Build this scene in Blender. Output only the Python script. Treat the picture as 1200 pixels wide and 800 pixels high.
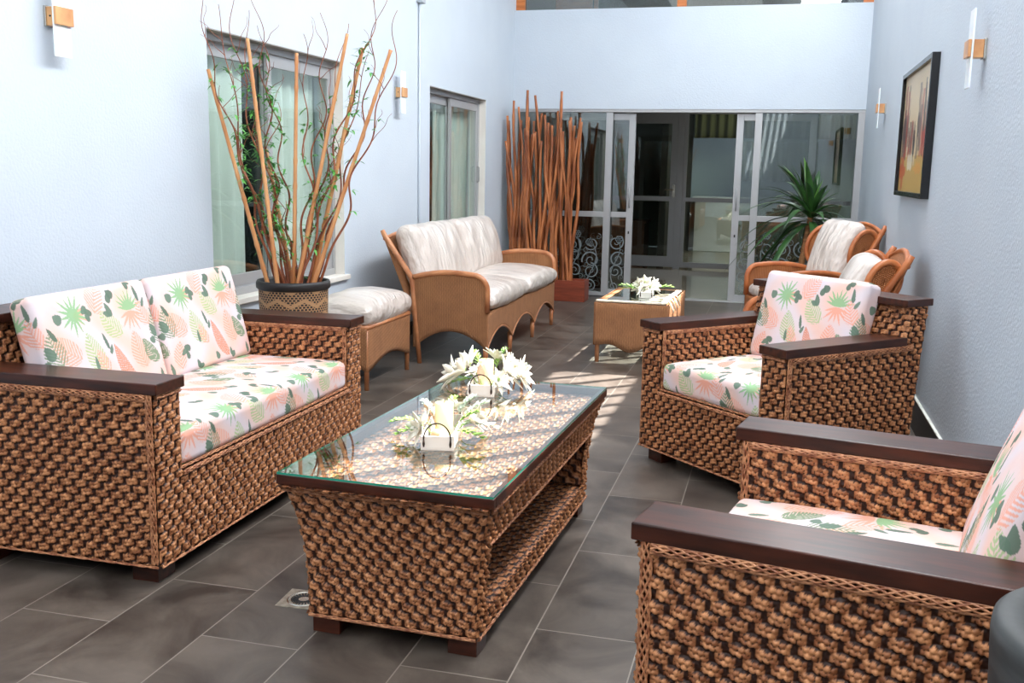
import bpy, math, random
import numpy as np
from mathutils import Vector, Matrix

for o in list(bpy.data.objects): bpy.data.objects.remove(o)
SC = bpy.context.scene
COL = SC.collection
PI = math.pi
R = math.radians

# ------------------------------------------------------------------ camera
cam_d = bpy.data.cameras.new('camera'); cam = bpy.data.objects.new('camera', cam_d); COL.objects.link(cam)
F, YAW, PITCH, ROLL, CH = 1167.4, .25743, .16932, .01844, 1.4
cy, sy = math.cos(YAW), math.sin(YAW)
fwd = Vector((-sy*math.cos(PITCH), cy*math.cos(PITCH), -math.sin(PITCH)))
rt0 = Vector((cy, sy, 0)); up0 = rt0.cross(fwd)
cr, sr = math.cos(ROLL), math.sin(ROLL)
rt = cr*rt0 + sr*up0; up = -sr*rt0 + cr*up0
mw = Matrix((( rt.x, up.x, -fwd.x, 0), (rt.y, up.y, -fwd.y, 0), (rt.z, up.z, -fwd.z, CH), (0, 0, 0, 1)))
cam.matrix_world = mw
cam_d.sensor_width = 36; cam_d.lens = F/1200*36; cam_d.clip_start = .05; cam_d.clip_end = 200
SC.camera = cam

# ------------------------------------------------------------------ light
w = bpy.data.worlds.new('sky'); SC.world = w; w.use_nodes = True
bg = w.node_tree.nodes['Background']; bg.inputs[0].default_value = (.70, .84, 1, 1); bg.inputs[1].default_value = 1.6
SUN = Vector((-.365, -.26, -1.0))            # travel direction of the sunlight
sd = bpy.data.lights.new('sun', 'SUN'); sd.energy = 28; sd.angle = R(.5); sd.color = (1, .975, .94)
so = bpy.data.objects.new('sun', sd); COL.objects.link(so); so.rotation_euler = SUN.to_track_quat('-Z', 'Y').to_euler(); so.location = (3, 6, 9)
def area(name, loc, target, sx, sy_, power, color=(1, 1, 1), spread=180):
    d = bpy.data.lights.new(name, 'AREA'); d.shape = 'RECTANGLE'; d.size = sx; d.size_y = sy_; d.energy = power; d.color = color; d.spread = R(spread)
    o = bpy.data.objects.new(name, d); COL.objects.link(o); o.location = loc
    v = Vector(target)-Vector(loc)
    z = -v.normalized(); y = Vector((0, 1, 0)); x = y.cross(z).normalized(); y = z.cross(x)
    o.matrix_world = Matrix(((x.x, y.x, z.x, loc[0]), (x.y, y.y, z.y, loc[1]), (x.z, y.z, z.z, loc[2]), (0, 0, 0, 1)))
    return o
area('skylight_daylight', (.45, 4.2, 4.3), (-1.6, 4.2, 1.3), .7, 12.5, 440, (.96, .98, 1))
area('skylight_daylight', (-1.3, 4.0, 4.4), (-1.3, 4.0, 0), 1.6, 12, 60, (.97, .99, 1))
area('foreground_fill', (-1.2, -2.2, 4.2), (-1.2, 2.5, .6), 2.4, 1.2, 85, (1, .96, .91))  # added fill light behind the camera to brighten the foreground, no real source
SC.view_settings.view_transform = 'Standard'; SC.view_settings.look = 'None'
SC.view_settings.gamma = 1; SC.view_settings.use_curve_mapping = False; SC.view_settings.exposure = 0.0

# ------------------------------------------------------------------ helpers
rng = np.random.default_rng(7); random.seed(5)
def s2l(c):
    c = np.asarray(c, float)/255.
    return np.where(c <= .04045, c/12.92, ((c+.055)/1.055)**2.4)
def col(r, g, b): 
    v = s2l((r, g, b)); return (float(v[0]), float(v[1]), float(v[2]), 1)

class MB:
    def __init__(s): s.v = []; s.f = []; s.n = 0; s.uv = []; s.c = []
    def add(s, V, Fc, uv=None, c=None):
        V = np.asarray(V, float).reshape(-1, 3); Fc = np.asarray(Fc, int)
        s.v.append(V); s.f.append(Fc+s.n); s.n += len(V)
        s.uv.append(np.zeros((len(V), 2)) if uv is None else np.asarray(uv, float).reshape(-1, 2))
        s.c.append(np.ones((len(V), 3)) if c is None else np.asarray(c, float).reshape(-1, 3))
        return s
    def box(s, x0, x1, y0, y1, z0, z1):
        V = [(x, y, z) for z in (z0, z1) for y in (y0, y1) for x in (x0, x1)]
        return s.add(V, [(0, 2, 3, 1), (4, 5, 7, 6), (0, 1, 5, 4), (2, 6, 7, 3), (0, 4, 6, 2), (1, 3, 7, 5)])
    def hexa(s, V):   # 8 verts, same order as box
        return s.add(V, [(0, 2, 3, 1), (4, 5, 7, 6), (0, 1, 5, 4), (2, 6, 7, 3), (0, 4, 6, 2), (1, 3, 7, 5)])
    def grid(s, P, uv=None, c=None, closed_u=False, flip=False):   # P (nv,nu,3)
        nv, nu = P.shape[:2]
        I = np.arange(nv*nu).reshape(nv, nu)
        if closed_u: J = np.concatenate([I, I[:, :1]], 1)
        else: J = I
        q = np.stack([J[:-1, :-1], J[:-1, 1:], J[1:, 1:], J[1:, :-1]], -1).reshape(-1, 4)
        if flip: q = q[:, ::-1]
        return s.add(P.reshape(-1, 3), q, None if uv is None else uv.reshape(-1, 2), None if c is None else c.reshape(-1, 3))
    def tube(s, pts, r, sides=8, cap=True):
        pts = np.asarray(pts, float); n = len(pts); r = np.broadcast_to(np.asarray(r, float), (n,))
        t = np.gradient(pts, axis=0); t /= np.linalg.norm(t, axis=1)[:, None]+1e-12
        a = np.array([0, 0, 1.]) if abs(t[0, 2]) < .9 else np.array([1., 0, 0])
        N = np.zeros_like(pts); nn = np.cross(np.cross(t[0], a), t[0]); nn /= np.linalg.norm(nn); 
        for i in range(n):
            nn = nn-t[i]*(nn@t[i]); nn /= np.linalg.norm(nn)+1e-12; N[i] = nn
        B = np.cross(t, N); an = np.linspace(0, 2*PI, sides, endpoint=False)
        P = pts[:, None]+r[:, None, None]*(N[:, None]*np.cos(an)[None, :, None]+B[:, None]*np.sin(an)[None, :, None])
        L = np.concatenate([[0], np.cumsum(np.linalg.norm(np.diff(pts, axis=0), axis=1))])
        uv = np.stack(np.broadcast_arrays(an[None]/(2*PI), L[:, None]), -1)
        base = s.n
        s.grid(P, uv=uv, closed_u=True)
        if cap:
            s.add(np.vstack([pts[0], pts[-1]]), np.zeros((0, 4), int))
            c0 = s.n-2; fs = []
            for k in range(sides):
                k2 = (k+1) % sides
                fs.append((c0, base+k2, base+k, base+k)); fs.append((c0+1, base+(n-1)*sides+k, base+(n-1)*sides+k2, base+(n-1)*sides+k2))
            s.caps = fs
            s.f.append(np.array([(f[0], f[1], f[2], -1) for f in fs]))
        return s
    def lathe(s, prof, c=(0, 0, 0), sides=32, uvs=1.):
        prof = np.asarray(prof, float); an = np.linspace(0, 2*PI, sides+1)
        P = np.stack([prof[:, 0][:, None]*np.cos(an)+c[0], prof[:, 0][:, None]*np.sin(an)+c[1], np.repeat(prof[:, 1][:, None], sides+1, 1)+c[2]], -1)
        L = np.concatenate([[0], np.cumsum(np.linalg.norm(np.diff(prof, axis=0), axis=1))])
        uv = np.stack(np.broadcast_arrays(an[None]/(2*PI), L[:, None]), -1)
        return s.grid(P, uv=uv)
    def build(s, name, mat, parent=None, smooth=False, bevel=0, solid=0, auto=None, subsurf=0, loc=None, rotz=None):
        V = np.concatenate(s.v); uv = np.concatenate(s.uv); c = np.concatenate(s.c)
        me = bpy.data.meshes.new(name)
        loops = []; starts = []; tot = []
        allf = [f for f in s.f if len(f)]
        idx = []; ln = []
        for f in allf:
            if f.shape[1] == 4 and (f[:, 3] < 0).any():
                idx.append(f[:, :3].ravel()); ln.append(np.full(len(f), 3))
            else:
                idx.append(f.ravel()); ln.append(np.full(len(f), f.shape[1]))
        idx = np.concatenate(idx); ln = np.concatenate(ln)
        me.vertices.add(len(V)); me.vertices.foreach_set('co', V.ravel().astype(np.float32))
        me.loops.add(len(idx)); me.loops.foreach_set('vertex_index', idx.astype(np.int32))
        me.polygons.add(len(ln)); st = np.concatenate([[0], np.cumsum(ln)[:-1]])
        me.polygons.foreach_set('loop_start', st.astype(np.int32)); me.polygons.foreach_set('loop_total', ln.astype(np.int32))
        me.polygons.foreach_set('use_smooth', np.full(len(ln), bool(smooth)))
        me.update(calc_edges=True)
        ul = me.uv_layers.new(name='uv'); ul.data.foreach_set('uv', uv[idx].ravel().astype(np.float32))
        if any((cc != 1).any() for cc in s.c):
            ca = me.color_attributes.new('col', 'FLOAT_COLOR', 'POINT')
            ca.data.foreach_set('color', np.concatenate([c, np.ones((len(c), 1))], 1).ravel().astype(np.float32))
        me.validate()
        o = bpy.data.objects.new(name, me); COL.objects.link(o)
        if mat is not None: me.materials.append(mat)
        if parent is not None: o.parent = parent
        if solid: m = o.modifiers.new('solid', 'SOLIDIFY'); m.thickness = solid; m.offset = 0
        if subsurf: m = o.modifiers.new('sub', 'SUBSURF'); m.levels = m.render_levels = subsurf
        if bevel: m = o.modifiers.new('bevel', 'BEVEL'); m.width = bevel; m.segments = 3; m.limit_method = 'ANGLE'; m.harden_normals = False
        if loc is not None: o.location = loc
        if rotz is not None: o.rotation_euler = (0, 0, rotz)
        return o

def tag(o, label=None, cat=None, group=None, kind=None):
    if label: o['label'] = label
    if cat: o['category'] = cat
    if group: o['group'] = group
    if kind: o['kind'] = kind
    return o
def empty(name, label, cat, loc=(0, 0, 0), rotz=0, group=None):
    o = bpy.data.objects.new(name, None); COL.objects.link(o); o.location = loc; o.rotation_euler = (0, 0, rotz); o.empty_display_size = .1
    return tag(o, label, cat, group)
def copy_tree(o, parent=None):
    c = o.copy(); COL.objects.link(c)
    if parent is not None: c.parent = parent
    for ch in [x for x in bpy.data.objects if x.parent == o]: copy_tree(ch, c)
    return c
def struct(o): o['kind'] = 'structure'; return o

# ------------------------------------------------------------------ materials
def mat(name, base=(.8, .8, .8, 1), rough=.5, metal=0, spec=.5, coat=0, trans=0, emis=None, es=0):
    m = bpy.data.materials.new(name); m.use_nodes = True; b = m.node_tree.nodes['Principled BSDF']
    b.inputs['Base Color'].default_value = base; b.inputs['Roughness'].default_value = rough; b.inputs['Metallic'].default_value = metal
    b.inputs['Specular IOR Level'].default_value = spec; b.inputs['Coat Weight'].default_value = coat
    if trans: b.inputs['Transmission Weight'].default_value = trans
    if emis: b.inputs['Emission Color'].default_value = emis; b.inputs['Emission Strength'].default_value = es
    return m
def N(m, t, **kw):
    n = m.node_tree.nodes.new(t)
    for k, v in kw.items():
        if k.startswith('i_'): n.inputs[k[2:].replace('_', ' ')].default_value = v
        else: setattr(n, k, v)
    return n
def L(m, a, ao, b, bi): m.node_tree.links.new(a.outputs[ao], b.inputs[bi])
def P(m): return m.node_tree.nodes['Principled BSDF']
def noise_mix(m, c1, c2, scale=5, detail=4, coords='Object', stretch=(1, 1, 1), lo=.35, hi=.65, bump=0, bscale=None, bdist=.002):
    tc = N(m, 'ShaderNodeTexCoord'); mp = N(m, 'ShaderNodeMapping'); mp.inputs['Scale'].default_value = stretch
    L(m, tc, coords, mp, 'Vector')
    nz = N(m, 'ShaderNodeTexNoise'); nz.inputs['Scale'].default_value = scale; nz.inputs['Detail'].default_value = detail
    L(m, mp, 'Vector', nz, 'Vector')
    cr_ = N(m, 'ShaderNodeValToRGB'); cr_.color_ramp.elements[0].position = lo; cr_.color_ramp.elements[1].position = hi
    cr_.color_ramp.elements[0].color = c1; cr_.color_ramp.elements[1].color = c2
    L(m, nz, 'Fac', cr_, 'Fac'); L(m, cr_, 'Color', P(m), 'Base Color')
    if bump:
        n2 = N(m, 'ShaderNodeTexNoise'); n2.inputs['Scale'].default_value = bscale or scale; n2.inputs['Detail'].default_value = 3
        L(m, mp, 'Vector', n2, 'Vector')
        b = N(m, 'ShaderNodeBump'); b.inputs['Strength'].default_value = bump; b.inputs['Distance'].default_value = bdist
        L(m, n2, 'Fac', b, 'Height'); L(m, b, 'Normal', P(m), 'Normal')
    return m
wall_m = noise_mix(mat('painted_plaster', rough=.55, spec=.3), col(198, 207, 217), col(202, 211, 220), scale=2, bump=.55, bscale=70, bdist=.004)
reveal_m = noise_mix(mat('cream_reveal', rough=.6), col(222, 216, 208), col(230, 226, 218), scale=4)
wood_dark = noise_mix(mat('dark_stained_wood', rough=.33, spec=.35, coat=.05), col(40, 18, 11), col(72, 33, 20), scale=3, detail=6, stretch=(2, 14, 14))
alu = mat('aluminium', col(176, 176, 177), rough=.32, metal=.35)
alu_dark = mat('aluminium_darker', col(150, 150, 150), rough=.35, metal=.5)  # darker grey aluminium for the window handles
black_m = mat('black_rubber', col(18, 18, 18), rough=.5)
steel = mat('stainless', col(200, 196, 186), rough=.25, metal=1)

def glass_mat(name, tint=(1, 1, 1, 1), strength=1.0, base=0.0):
    m = bpy.data.materials.new(name); m.use_nodes = True; nt = m.node_tree; nt.nodes.remove(nt.nodes['Principled BSDF'])
    out = nt.nodes['Material Output']
    tr = N(m, 'ShaderNodeBsdfTransparent'); tr.inputs[0].default_value = tint
    gl = N(m, 'ShaderNodeBsdfGlossy'); gl.inputs['Roughness'].default_value = .01; gl.inputs[0].default_value = (.95, 1, .98, 1)
    # two-surface Schlick reflectance from facing, same seen from both sides
    lw = N(m, 'ShaderNodeLayerWeight'); lw.inputs['Blend'].default_value = .5
    pw = N(m, 'ShaderNodeMath', operation='POWER'); pw.inputs[1].default_value = 5
    L(m, lw, 'Facing', pw, 0)
    mu = N(m, 'ShaderNodeMath', operation='MULTIPLY_ADD'); mu.inputs[1].default_value = .9*strength; mu.inputs[2].default_value = .08*strength+base
    mu.use_clamp = True
    L(m, pw, 'Value', mu, 0)
    mx = N(m, 'ShaderNodeMixShader'); L(m, mu, 'Value', mx, 'Fac'); L(m, tr, 0, mx, 1); L(m, gl, 0, mx, 2); L(m, mx, 0, out, 'Surface')
    return m
glass_win = glass_mat('window_glass', (.90, .95, .93, 1), 1.0)
glass_door = glass_mat('door_glass', (.68, .70, .68, 1), 1.1, .03)
glass_table = glass_mat('table_glass', (.90, .97, .94, 1), 1.3, .04)
glass_edge = mat('glass_edge_green', col(40, 140, 115), rough=.1, spec=.8)
clear_m = glass_mat('clear_underside', (1, 1, 1, 1), 0)

# floor: grey plank tiles .32 x .68 in running bond, long side along the hall
def floor_mat():
    m = mat('slate_floor_tile', rough=.36, spec=.45)
    tc = N(m, 'ShaderNodeTexCoord'); mp = N(m, 'ShaderNodeMapping'); mp.vector_type = 'POINT'
    mp.inputs['Rotation'].default_value = (0, 0, R(-90)); mp.inputs['Location'].default_value = (FL_OX, FL_OY, 0)
    L(m, tc, 'Object', mp, 'Vector')
    br = N(m, 'ShaderNodeTexBrick'); br.offset = .5; br.squash = 1
    br.inputs['Scale'].default_value = 1; br.inputs['Brick Width'].default_value = .68; br.inputs['Row Height'].default_value = .32
    br.inputs['Mortar Size'].default_value = .0022; br.inputs['Mortar Smooth'].default_value = .1
    br.inputs['Color1'].default_value = (0, 0, 0, 1); br.inputs['Color2'].default_value = (1, 1, 1, 1); br.inputs['Mortar'].default_value = (.5, .5, .5, 1)
    L(m, mp, 'Vector', br, 'Vector')
    n1 = N(m, 'ShaderNodeTexNoise'); n1.inputs['Scale'].default_value = 2.6; n1.inputs['Detail'].default_value = 9; n1.inputs['Roughness'].default_value = .62; n1.inputs['Distortion'].default_value = .8
    ofs = N(m, 'ShaderNodeVectorMath', operation='MULTIPLY_ADD'); ofs.inputs[1].default_value = (7, 7, 7); L(m, br, 'Color', ofs, 0); L(m, tc, 'Object', ofs, 2)
    L(m, ofs, 'Vector', n1, 'Vector')
    ramp = N(m, 'ShaderNodeValToRGB'); e = ramp.color_ramp.elements; e[0].position = .34; e[1].position = .68
    e[0].color = col(54, 46, 41); e[1].color = col(104, 94, 85)
    L(m, n1, 'Fac', ramp, 'Fac')
    mr = N(m, 'ShaderNodeMixRGB', blend_type='MULTIPLY'); mr.inputs[0].default_value = .28; L(m, ramp, 'Color', mr, 1)
    g = N(m, 'ShaderNodeValToRGB'); g.color_ramp.elements[0].color = (.72, .72, .72, 1); L(m, br, 'Color', g, 'Fac'); L(m, g, 'Color', mr, 2)
    mx = N(m, 'ShaderNodeMixRGB'); L(m, br, 'Fac', mx, 0); L(m, mr, 'Color', mx, 1); mx.inputs[2].default_value = col(132, 124, 114)
    L(m, mx, 'Color', P(m), 'Base Color')
    rr = N(m, 'ShaderNodeMapRange'); rr.inputs['To Min'].default_value = .30; rr.inputs['To Max'].default_value = .48; L(m, n1, 'Fac', rr, 'Value'); L(m, rr, 'Result', P(m), 'Roughness')
    b = N(m, 'ShaderNodeBump'); b.inputs['Strength'].default_value = .25; b.inputs['Distance'].default_value = .002; L(m, n1, 'Fac', b, 'Height'); L(m, b, 'Normal', P(m), 'Normal')
    return m
# brick space: X = along hall (y), rows along x.  rotation -90 : (x,y)->( y,-x)
FL_OX, FL_OY = -2.15+.68*6, -.65+.32*20
# ------------------------------------------------------------------ room shell
XL, XR, YB, YF, ZT = -3.0, .815, 11.25, -4.2, 4.5
floor_m = floor_mat()
fl = MB(); fl.add([(XL-.02, YF, 0), (XR+.02, YF, 0), (XR+.02, YB+.05, 0), (XL-.02, YB+.05, 0)], [(0, 1, 2, 3)])
struct(fl.build('floor', floor_m))
W1 = (4.89, 6.62, .63, 2.125); W2 = (8.43, 10.16, .63, 2.12)
def wall_with_holes(name, x, thick, y0, y1, z0, z1, holes):
    b = MB(); ys = sorted({y0, y1}|{h[0] for h in holes}|{h[1] for h in holes}); zs = sorted({z0, z1}|{h[2] for h in holes}|{h[3] for h in holes})
    for i in range(len(ys)-1):
        for j in range(len(zs)-1):
            ym, zm = (ys[i]+ys[i+1])/2, (zs[j]+zs[j+1])/2
            if any(h[0] < ym < h[1] and h[2] < zm < h[3] for h in holes): continue
            b.box(min(x, x+thick), max(x, x+thick), ys[i], ys[i+1], zs[j], zs[j+1])
    return struct(b.build(name, wall_m))
wall_with_holes('wall_left', XL, -.22, YF, YB+4.0, 0, ZT, [W1, W2])
wall_with_holes('wall_right', XR, .22, YF, YB+.1, 0, ZT, [])
b = MB(); b.box(XL, XR, YB, YB+.16, 2.10, 3.175); struct(b.build('wall_back', wall_m))
b = MB(); b.box(XL, XR, YB, YB+.16, 4.3, ZT); struct(b.build('wall_back_upper', wall_m))
b = MB(); b.box(XL, XR, YF-.2, YF, 0, ZT); struct(b.build('wall_front', wall_m))
# roof: opaque slab with two slatted skylight openings the sun falls through, a rear third added for streaks in the door glass
H0 = ZT
def up_at(x, y, z, zt=H0): k = (zt-z); return (x-SUN.x*k, y-SUN.y*k)
ax0, ay0 = up_at(-1.47, 2.50, 0); ax1, ay1 = up_at(-.845, 6.86, 0)
hx0, hy0, hx1, hy1 = ax0, ay0, ax1, ay1
bx0, by0 = up_at(-1.35, 7.28, .3); bx1, by1 = up_at(-.66, 8.15, .3)
roof_m = mat('white_roof', col(225, 228, 230), rough=.7)
b = MB()
RX0, RX1, RY0, RY1 = XL-.3, 4.6, YF-.3, YB+4.2
xs = sorted({RX0, RX1, hx0, hx1, bx0, bx1, .1, .78}); ys = sorted({RY0, RY1, hy0, hy1, by0, by1, -3.85, -3.4})
for i in range(len(xs)-1):
    for j in range(len(ys)-1):
        xm, ym = (xs[i]+xs[i+1])/2, (ys[j]+ys[j+1])/2
        if (hx0 < xm < hx1 and hy0 < ym < hy1) or (bx0 < xm < bx1 and by0 < ym < by1) or (.1 < xm < .78 and -3.85 < ym < -3.4): continue
        b.box(xs[i], xs[i+1], ys[j], ys[j+1], H0, H0+.1)
struct(b.build('ceiling', roof_m))
b = MB()   # diagonal slats across the openings
def slats(x0, x1, y0, y1, pitch=.29, wd=.055):
    k = y0-(x1-x0)-.3
    while k < y1+.3:
        # slat centre line y = k + (x-x0), clipped to the opening with overlap onto the roof
        xa, xb = x0-.05, x1+.05
        ya, yb = k-.05, k+(x1-x0)+.05
        if yb > y0-.1 and ya < y1+.1:
            if ya < y0-.1: xa += (y0-.1-ya); ya = y0-.1
            if yb > y1+.1: xb -= (yb-y1-.1); yb = y1+.1
            n = np.array([-1, 1])/math.sqrt(2)*wd/2
            V = []
            for z in (H0+.10, H0+.13):
                V += [(xa-n[0], ya-n[1], z), (xb-n[0], yb-n[1], z), (xa+n[0], ya+n[1], z), (xb+n[0], yb+n[1], z)]
            b.hexa(V)
        k += pitch
slats(hx0, hx1, hy0, hy1); slats(bx0, bx1, by0, by1); slats(.1, .78, -3.85, -3.4, .15, .055)
struct(b.build('trim_1', roof_m))

# skirting
bb_m = mat('black_skirting_tile', col(20, 24, 22), rough=.45)
b = MB(); b.box(XR-.012, XR, YF, YB, 0, .175); struct(b.build('baseboard_right', bb_m))
b = MB(); b.box(XR-.014, XR, YF, YB, .175, .182); struct(b.build('trim_2', mat('white_sealant', col(225, 225, 215), rough=.4)))
b = MB(); b.box(XL, XL+.012, YF, YB, 0, .11); struct(b.build('baseboard_left', bb_m))

# side windows: two sliding aluminium sashes set in the left wall
curtain_m = mat('pale_green_curtain', col(230, 232, 226), rough=.8)
P(curtain_m).inputs['Subsurface Weight'].default_value = 0
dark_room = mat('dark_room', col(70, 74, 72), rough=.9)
def window(idx, y0, y1, z0, z1):
    xf = XL-.10
    t = bpy.data.objects.new('window_%d' % idx, None); COL.objects.link(t); t['kind'] = 'structure'; t.location = (XL, y0, z0)
    def pt(mb, n, m, **k):
        o = mb.build(n, m, None, **k); o.parent = t; o.matrix_parent_inverse = Matrix.Translation((-XL, -y0, -z0)); return o
    b = MB(); fw = .035
    b.box(xf-.05, xf+.03, y0, y1, z1-.045, z1); b.box(xf-.05, xf+.03, y0, y1, z0+.015, z0+.06)
    b.box(xf-.05, xf+.03, y0, y0+fw, z0+.06, z1-.045); b.box(xf-.05, xf+.03, y1-fw, y1, z0+.06, z1-.045)
    pt(b, 'window_frame', alu, bevel=.003)
    ym = (y0+y1)/2-.04
    for (a, c, dx) in ((y0+.02, ym+.04, -.03), (ym-.02, y1-.02, .005)):
        s = MB(); x0 = xf+dx-.012; x1 = xf+dx+.012; sw = .05
        s.box(x0, x1, a, c, z1-.045-.075, z1-.045); s.box(x0, x1, a, c, z0+.06, z0+.13)
        s.box(x0, x1, a, a+sw, z0+.13, z1-.12); s.box(x0, x1, c-sw, c, z0+.13, z1-.12)
        so_ = pt(s, 'sash', alu, bevel=.003)
        g = MB(); g.box(xf+dx-.003, xf+dx+.003, a+sw-.005, c-sw+.005, z0+.125, z1-.115)
        go = g.build('pane', glass_win, so_); 
    s = MB(); s.box(XL-.10, XL+.03, y0-.02, y1+.04, z0-.02, z0+.014); pt(s, 'window_sill', reveal_m, bevel=.004)
    s = MB(); s.box(XL-.17, XL-.0005, y1-.0005, y1+.006, z0+.014, z1); s.box(XL-.17, XL-.0005, y0-.006, y0+.0005, z0+.014, z1); pt(s, 'reveal', reveal_m)
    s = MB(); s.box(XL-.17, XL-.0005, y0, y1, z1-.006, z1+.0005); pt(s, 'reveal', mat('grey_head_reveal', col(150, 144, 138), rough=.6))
    h = MB(); h.tube([(xf+.03, y1-.045, z0+.65), (xf+.045, y1-.045, z0+.66), (xf+.045, y1-.045, z0+.8), (xf+.03, y1-.045, z0+.81)], .006); pt(h, 'handle', alu_dark, smooth=True)
    # room beyond
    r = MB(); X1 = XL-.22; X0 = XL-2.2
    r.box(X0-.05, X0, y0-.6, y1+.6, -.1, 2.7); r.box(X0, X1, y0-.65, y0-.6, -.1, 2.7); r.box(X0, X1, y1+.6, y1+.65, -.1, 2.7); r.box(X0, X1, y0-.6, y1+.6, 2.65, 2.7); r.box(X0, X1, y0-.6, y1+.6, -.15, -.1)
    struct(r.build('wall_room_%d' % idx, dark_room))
def curtain(label, y0, y1, z0, z1, x, n=9, amp=.03, group=None):
    u = np.linspace(0, 1, n*12); v = np.linspace(0, 1, 12)
    U, V = np.meshgrid(u, v)
    X = x+amp*np.sin(U*n*2*PI+.6*np.sin(U*9))*(.6+.4*V)+.01*np.sin(U*31+V*2)
    Pn = np.stack([X, y0+(y1-y0)*U+.006*np.sin(V*5+U*20), z0+(z1-z0)*V], -1)
    b = MB().grid(Pn); o = b.build('curtain', curtain_m, smooth=True, solid=.003); return tag(o, label, 'curtain', group)
window(1, *W1); window(2, *W2)
curtain('pale green curtain behind the left pane of the large window', 4.70, 5.60, .45, 2.45, XL-.22, 5)
curtain('pale green curtain behind the right pane of the large window', 5.84, 6.9, .45, 2.45, XL-.23, 9)
curtain('grey green curtain behind left pane of the farther window', 8.25, 9.0, .45, 2.45, XL-.22, 6)
curtain('grey green curtain behind right pane of the farther window', 9.12, 10.4, .45, 2.45, XL-.23, 9)

# upper storey windows above the parapet
orange_w = noise_mix(mat('orange_timber', rough=.45), col(176, 96, 44), col(206, 124, 66), scale=4, stretch=(1, 1, 8))
t = bpy.data.objects.new('window_3', None); COL.objects.link(t); t['kind'] = 'structure'
b = MB(); yw = YB+.06
for x0, x1 in ((XL, XL+.1), (-1.2, -1.1), (XR-.1, XR)): b.box(x0, x1, yw, yw+.07, 3.175, 4.3)
b.box(XL, XR, yw, yw+.07, 4.2, 4.3); b.box(XL+.1, -1.2, yw+.01, yw+.05, 3.68, 3.72); b.build('window_frame', orange_w, t)
b = MB(); b.box(XL+.1, XR-.1, yw+.03, yw+.036, 3.175, 4.2); b.build('pane', glass_door, t)
r = MB(); dk = mat('brown_upper_room', col(82, 70, 58), rough=.9)
r.box(XL, XR, YB+2.5, YB+2.6, 3.1, ZT); r.box(XL, XR, YB+.16, YB+2.6, 3.05, 3.17); r.box(XR, XR+.1, YB+.1, YB+2.6, 3.05, ZT); struct(r.build('wall_upper_room', dk))
b = MB(); b.box(-2.8, -2.35, YB+1.2, YB+1.25, 3.18, 3.9); b.box(-2.8, -2.35, YB+1.25, YB+1.7, 3.55, 3.6); b.box(-2.79, -2.74, YB+1.65, YB+1.7, 3.18, 3.55); b.box(-2.41, -2.36, YB+1.65, YB+1.7, 3.18, 3.55)
tag(b.build('wooden_chair_upstairs', orange_w), 'wooden chair seen through the upper window above the back doors', 'chair'); bpy.data.objects['wooden_chair_upstairs'].name = 'wooden_chair'

# back sliding doors
def frame_rect(b, x0, x1, y0, y1, z0, z1, w, top=None, bot=None, mid=None):
    top = top or w; bot = bot or w
    b.box(x0, x0+w, y0, y1, z0, z1); b.box(x1-w, x1, y0, y1, z0, z1)
    b.box(x0+w, x1-w, y0, y1, z1-top, z1); b.box(x0+w, x1-w, y0, y1, z0, z0+bot)
    if mid: b.box(x0+w, x1-w, y0, y1, mid[0], mid[1])
DY = YB+.05
D = bpy.data.objects.new('door_1', None); COL.objects.link(D); D['kind'] = 'structure'
b = MB(); b.box(XL+.0, XR-.0, DY-.04, DY+.09, 2.065, 2.11); b.box(XL, XL+.05, DY-.04, DY+.09, 0, 2.065); b.box(XR-.07, XR, DY-.04, DY+.09, 0, 2.065)
b.box(-1.925, -1.85, DY-.03, DY+.03, 0, 2.065); b.box(-.305, -.23, DY-.03, DY+.03, 0, 2.065)
b.box(XL+.05, -1.925, DY-.03, DY+.03, .0, .05); b.box(-.23, XR-.07, DY-.03, DY+.03, .0, .05)
b.box(XL+.05, -1.925, DY-.03, DY+.03, .905, .965); b.box(-.23, XR-.07, DY-.03, DY+.03, .905, .965)
b.box(XL+.05, XR-.07, DY-.03, DY+.09, .0, .012)
b.build('door_frame', alu, D, bevel=.003)
etch_m = mat('frosted_etching', col(118, 126, 128), rough=.6)
etch_m2 = etch_m
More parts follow.
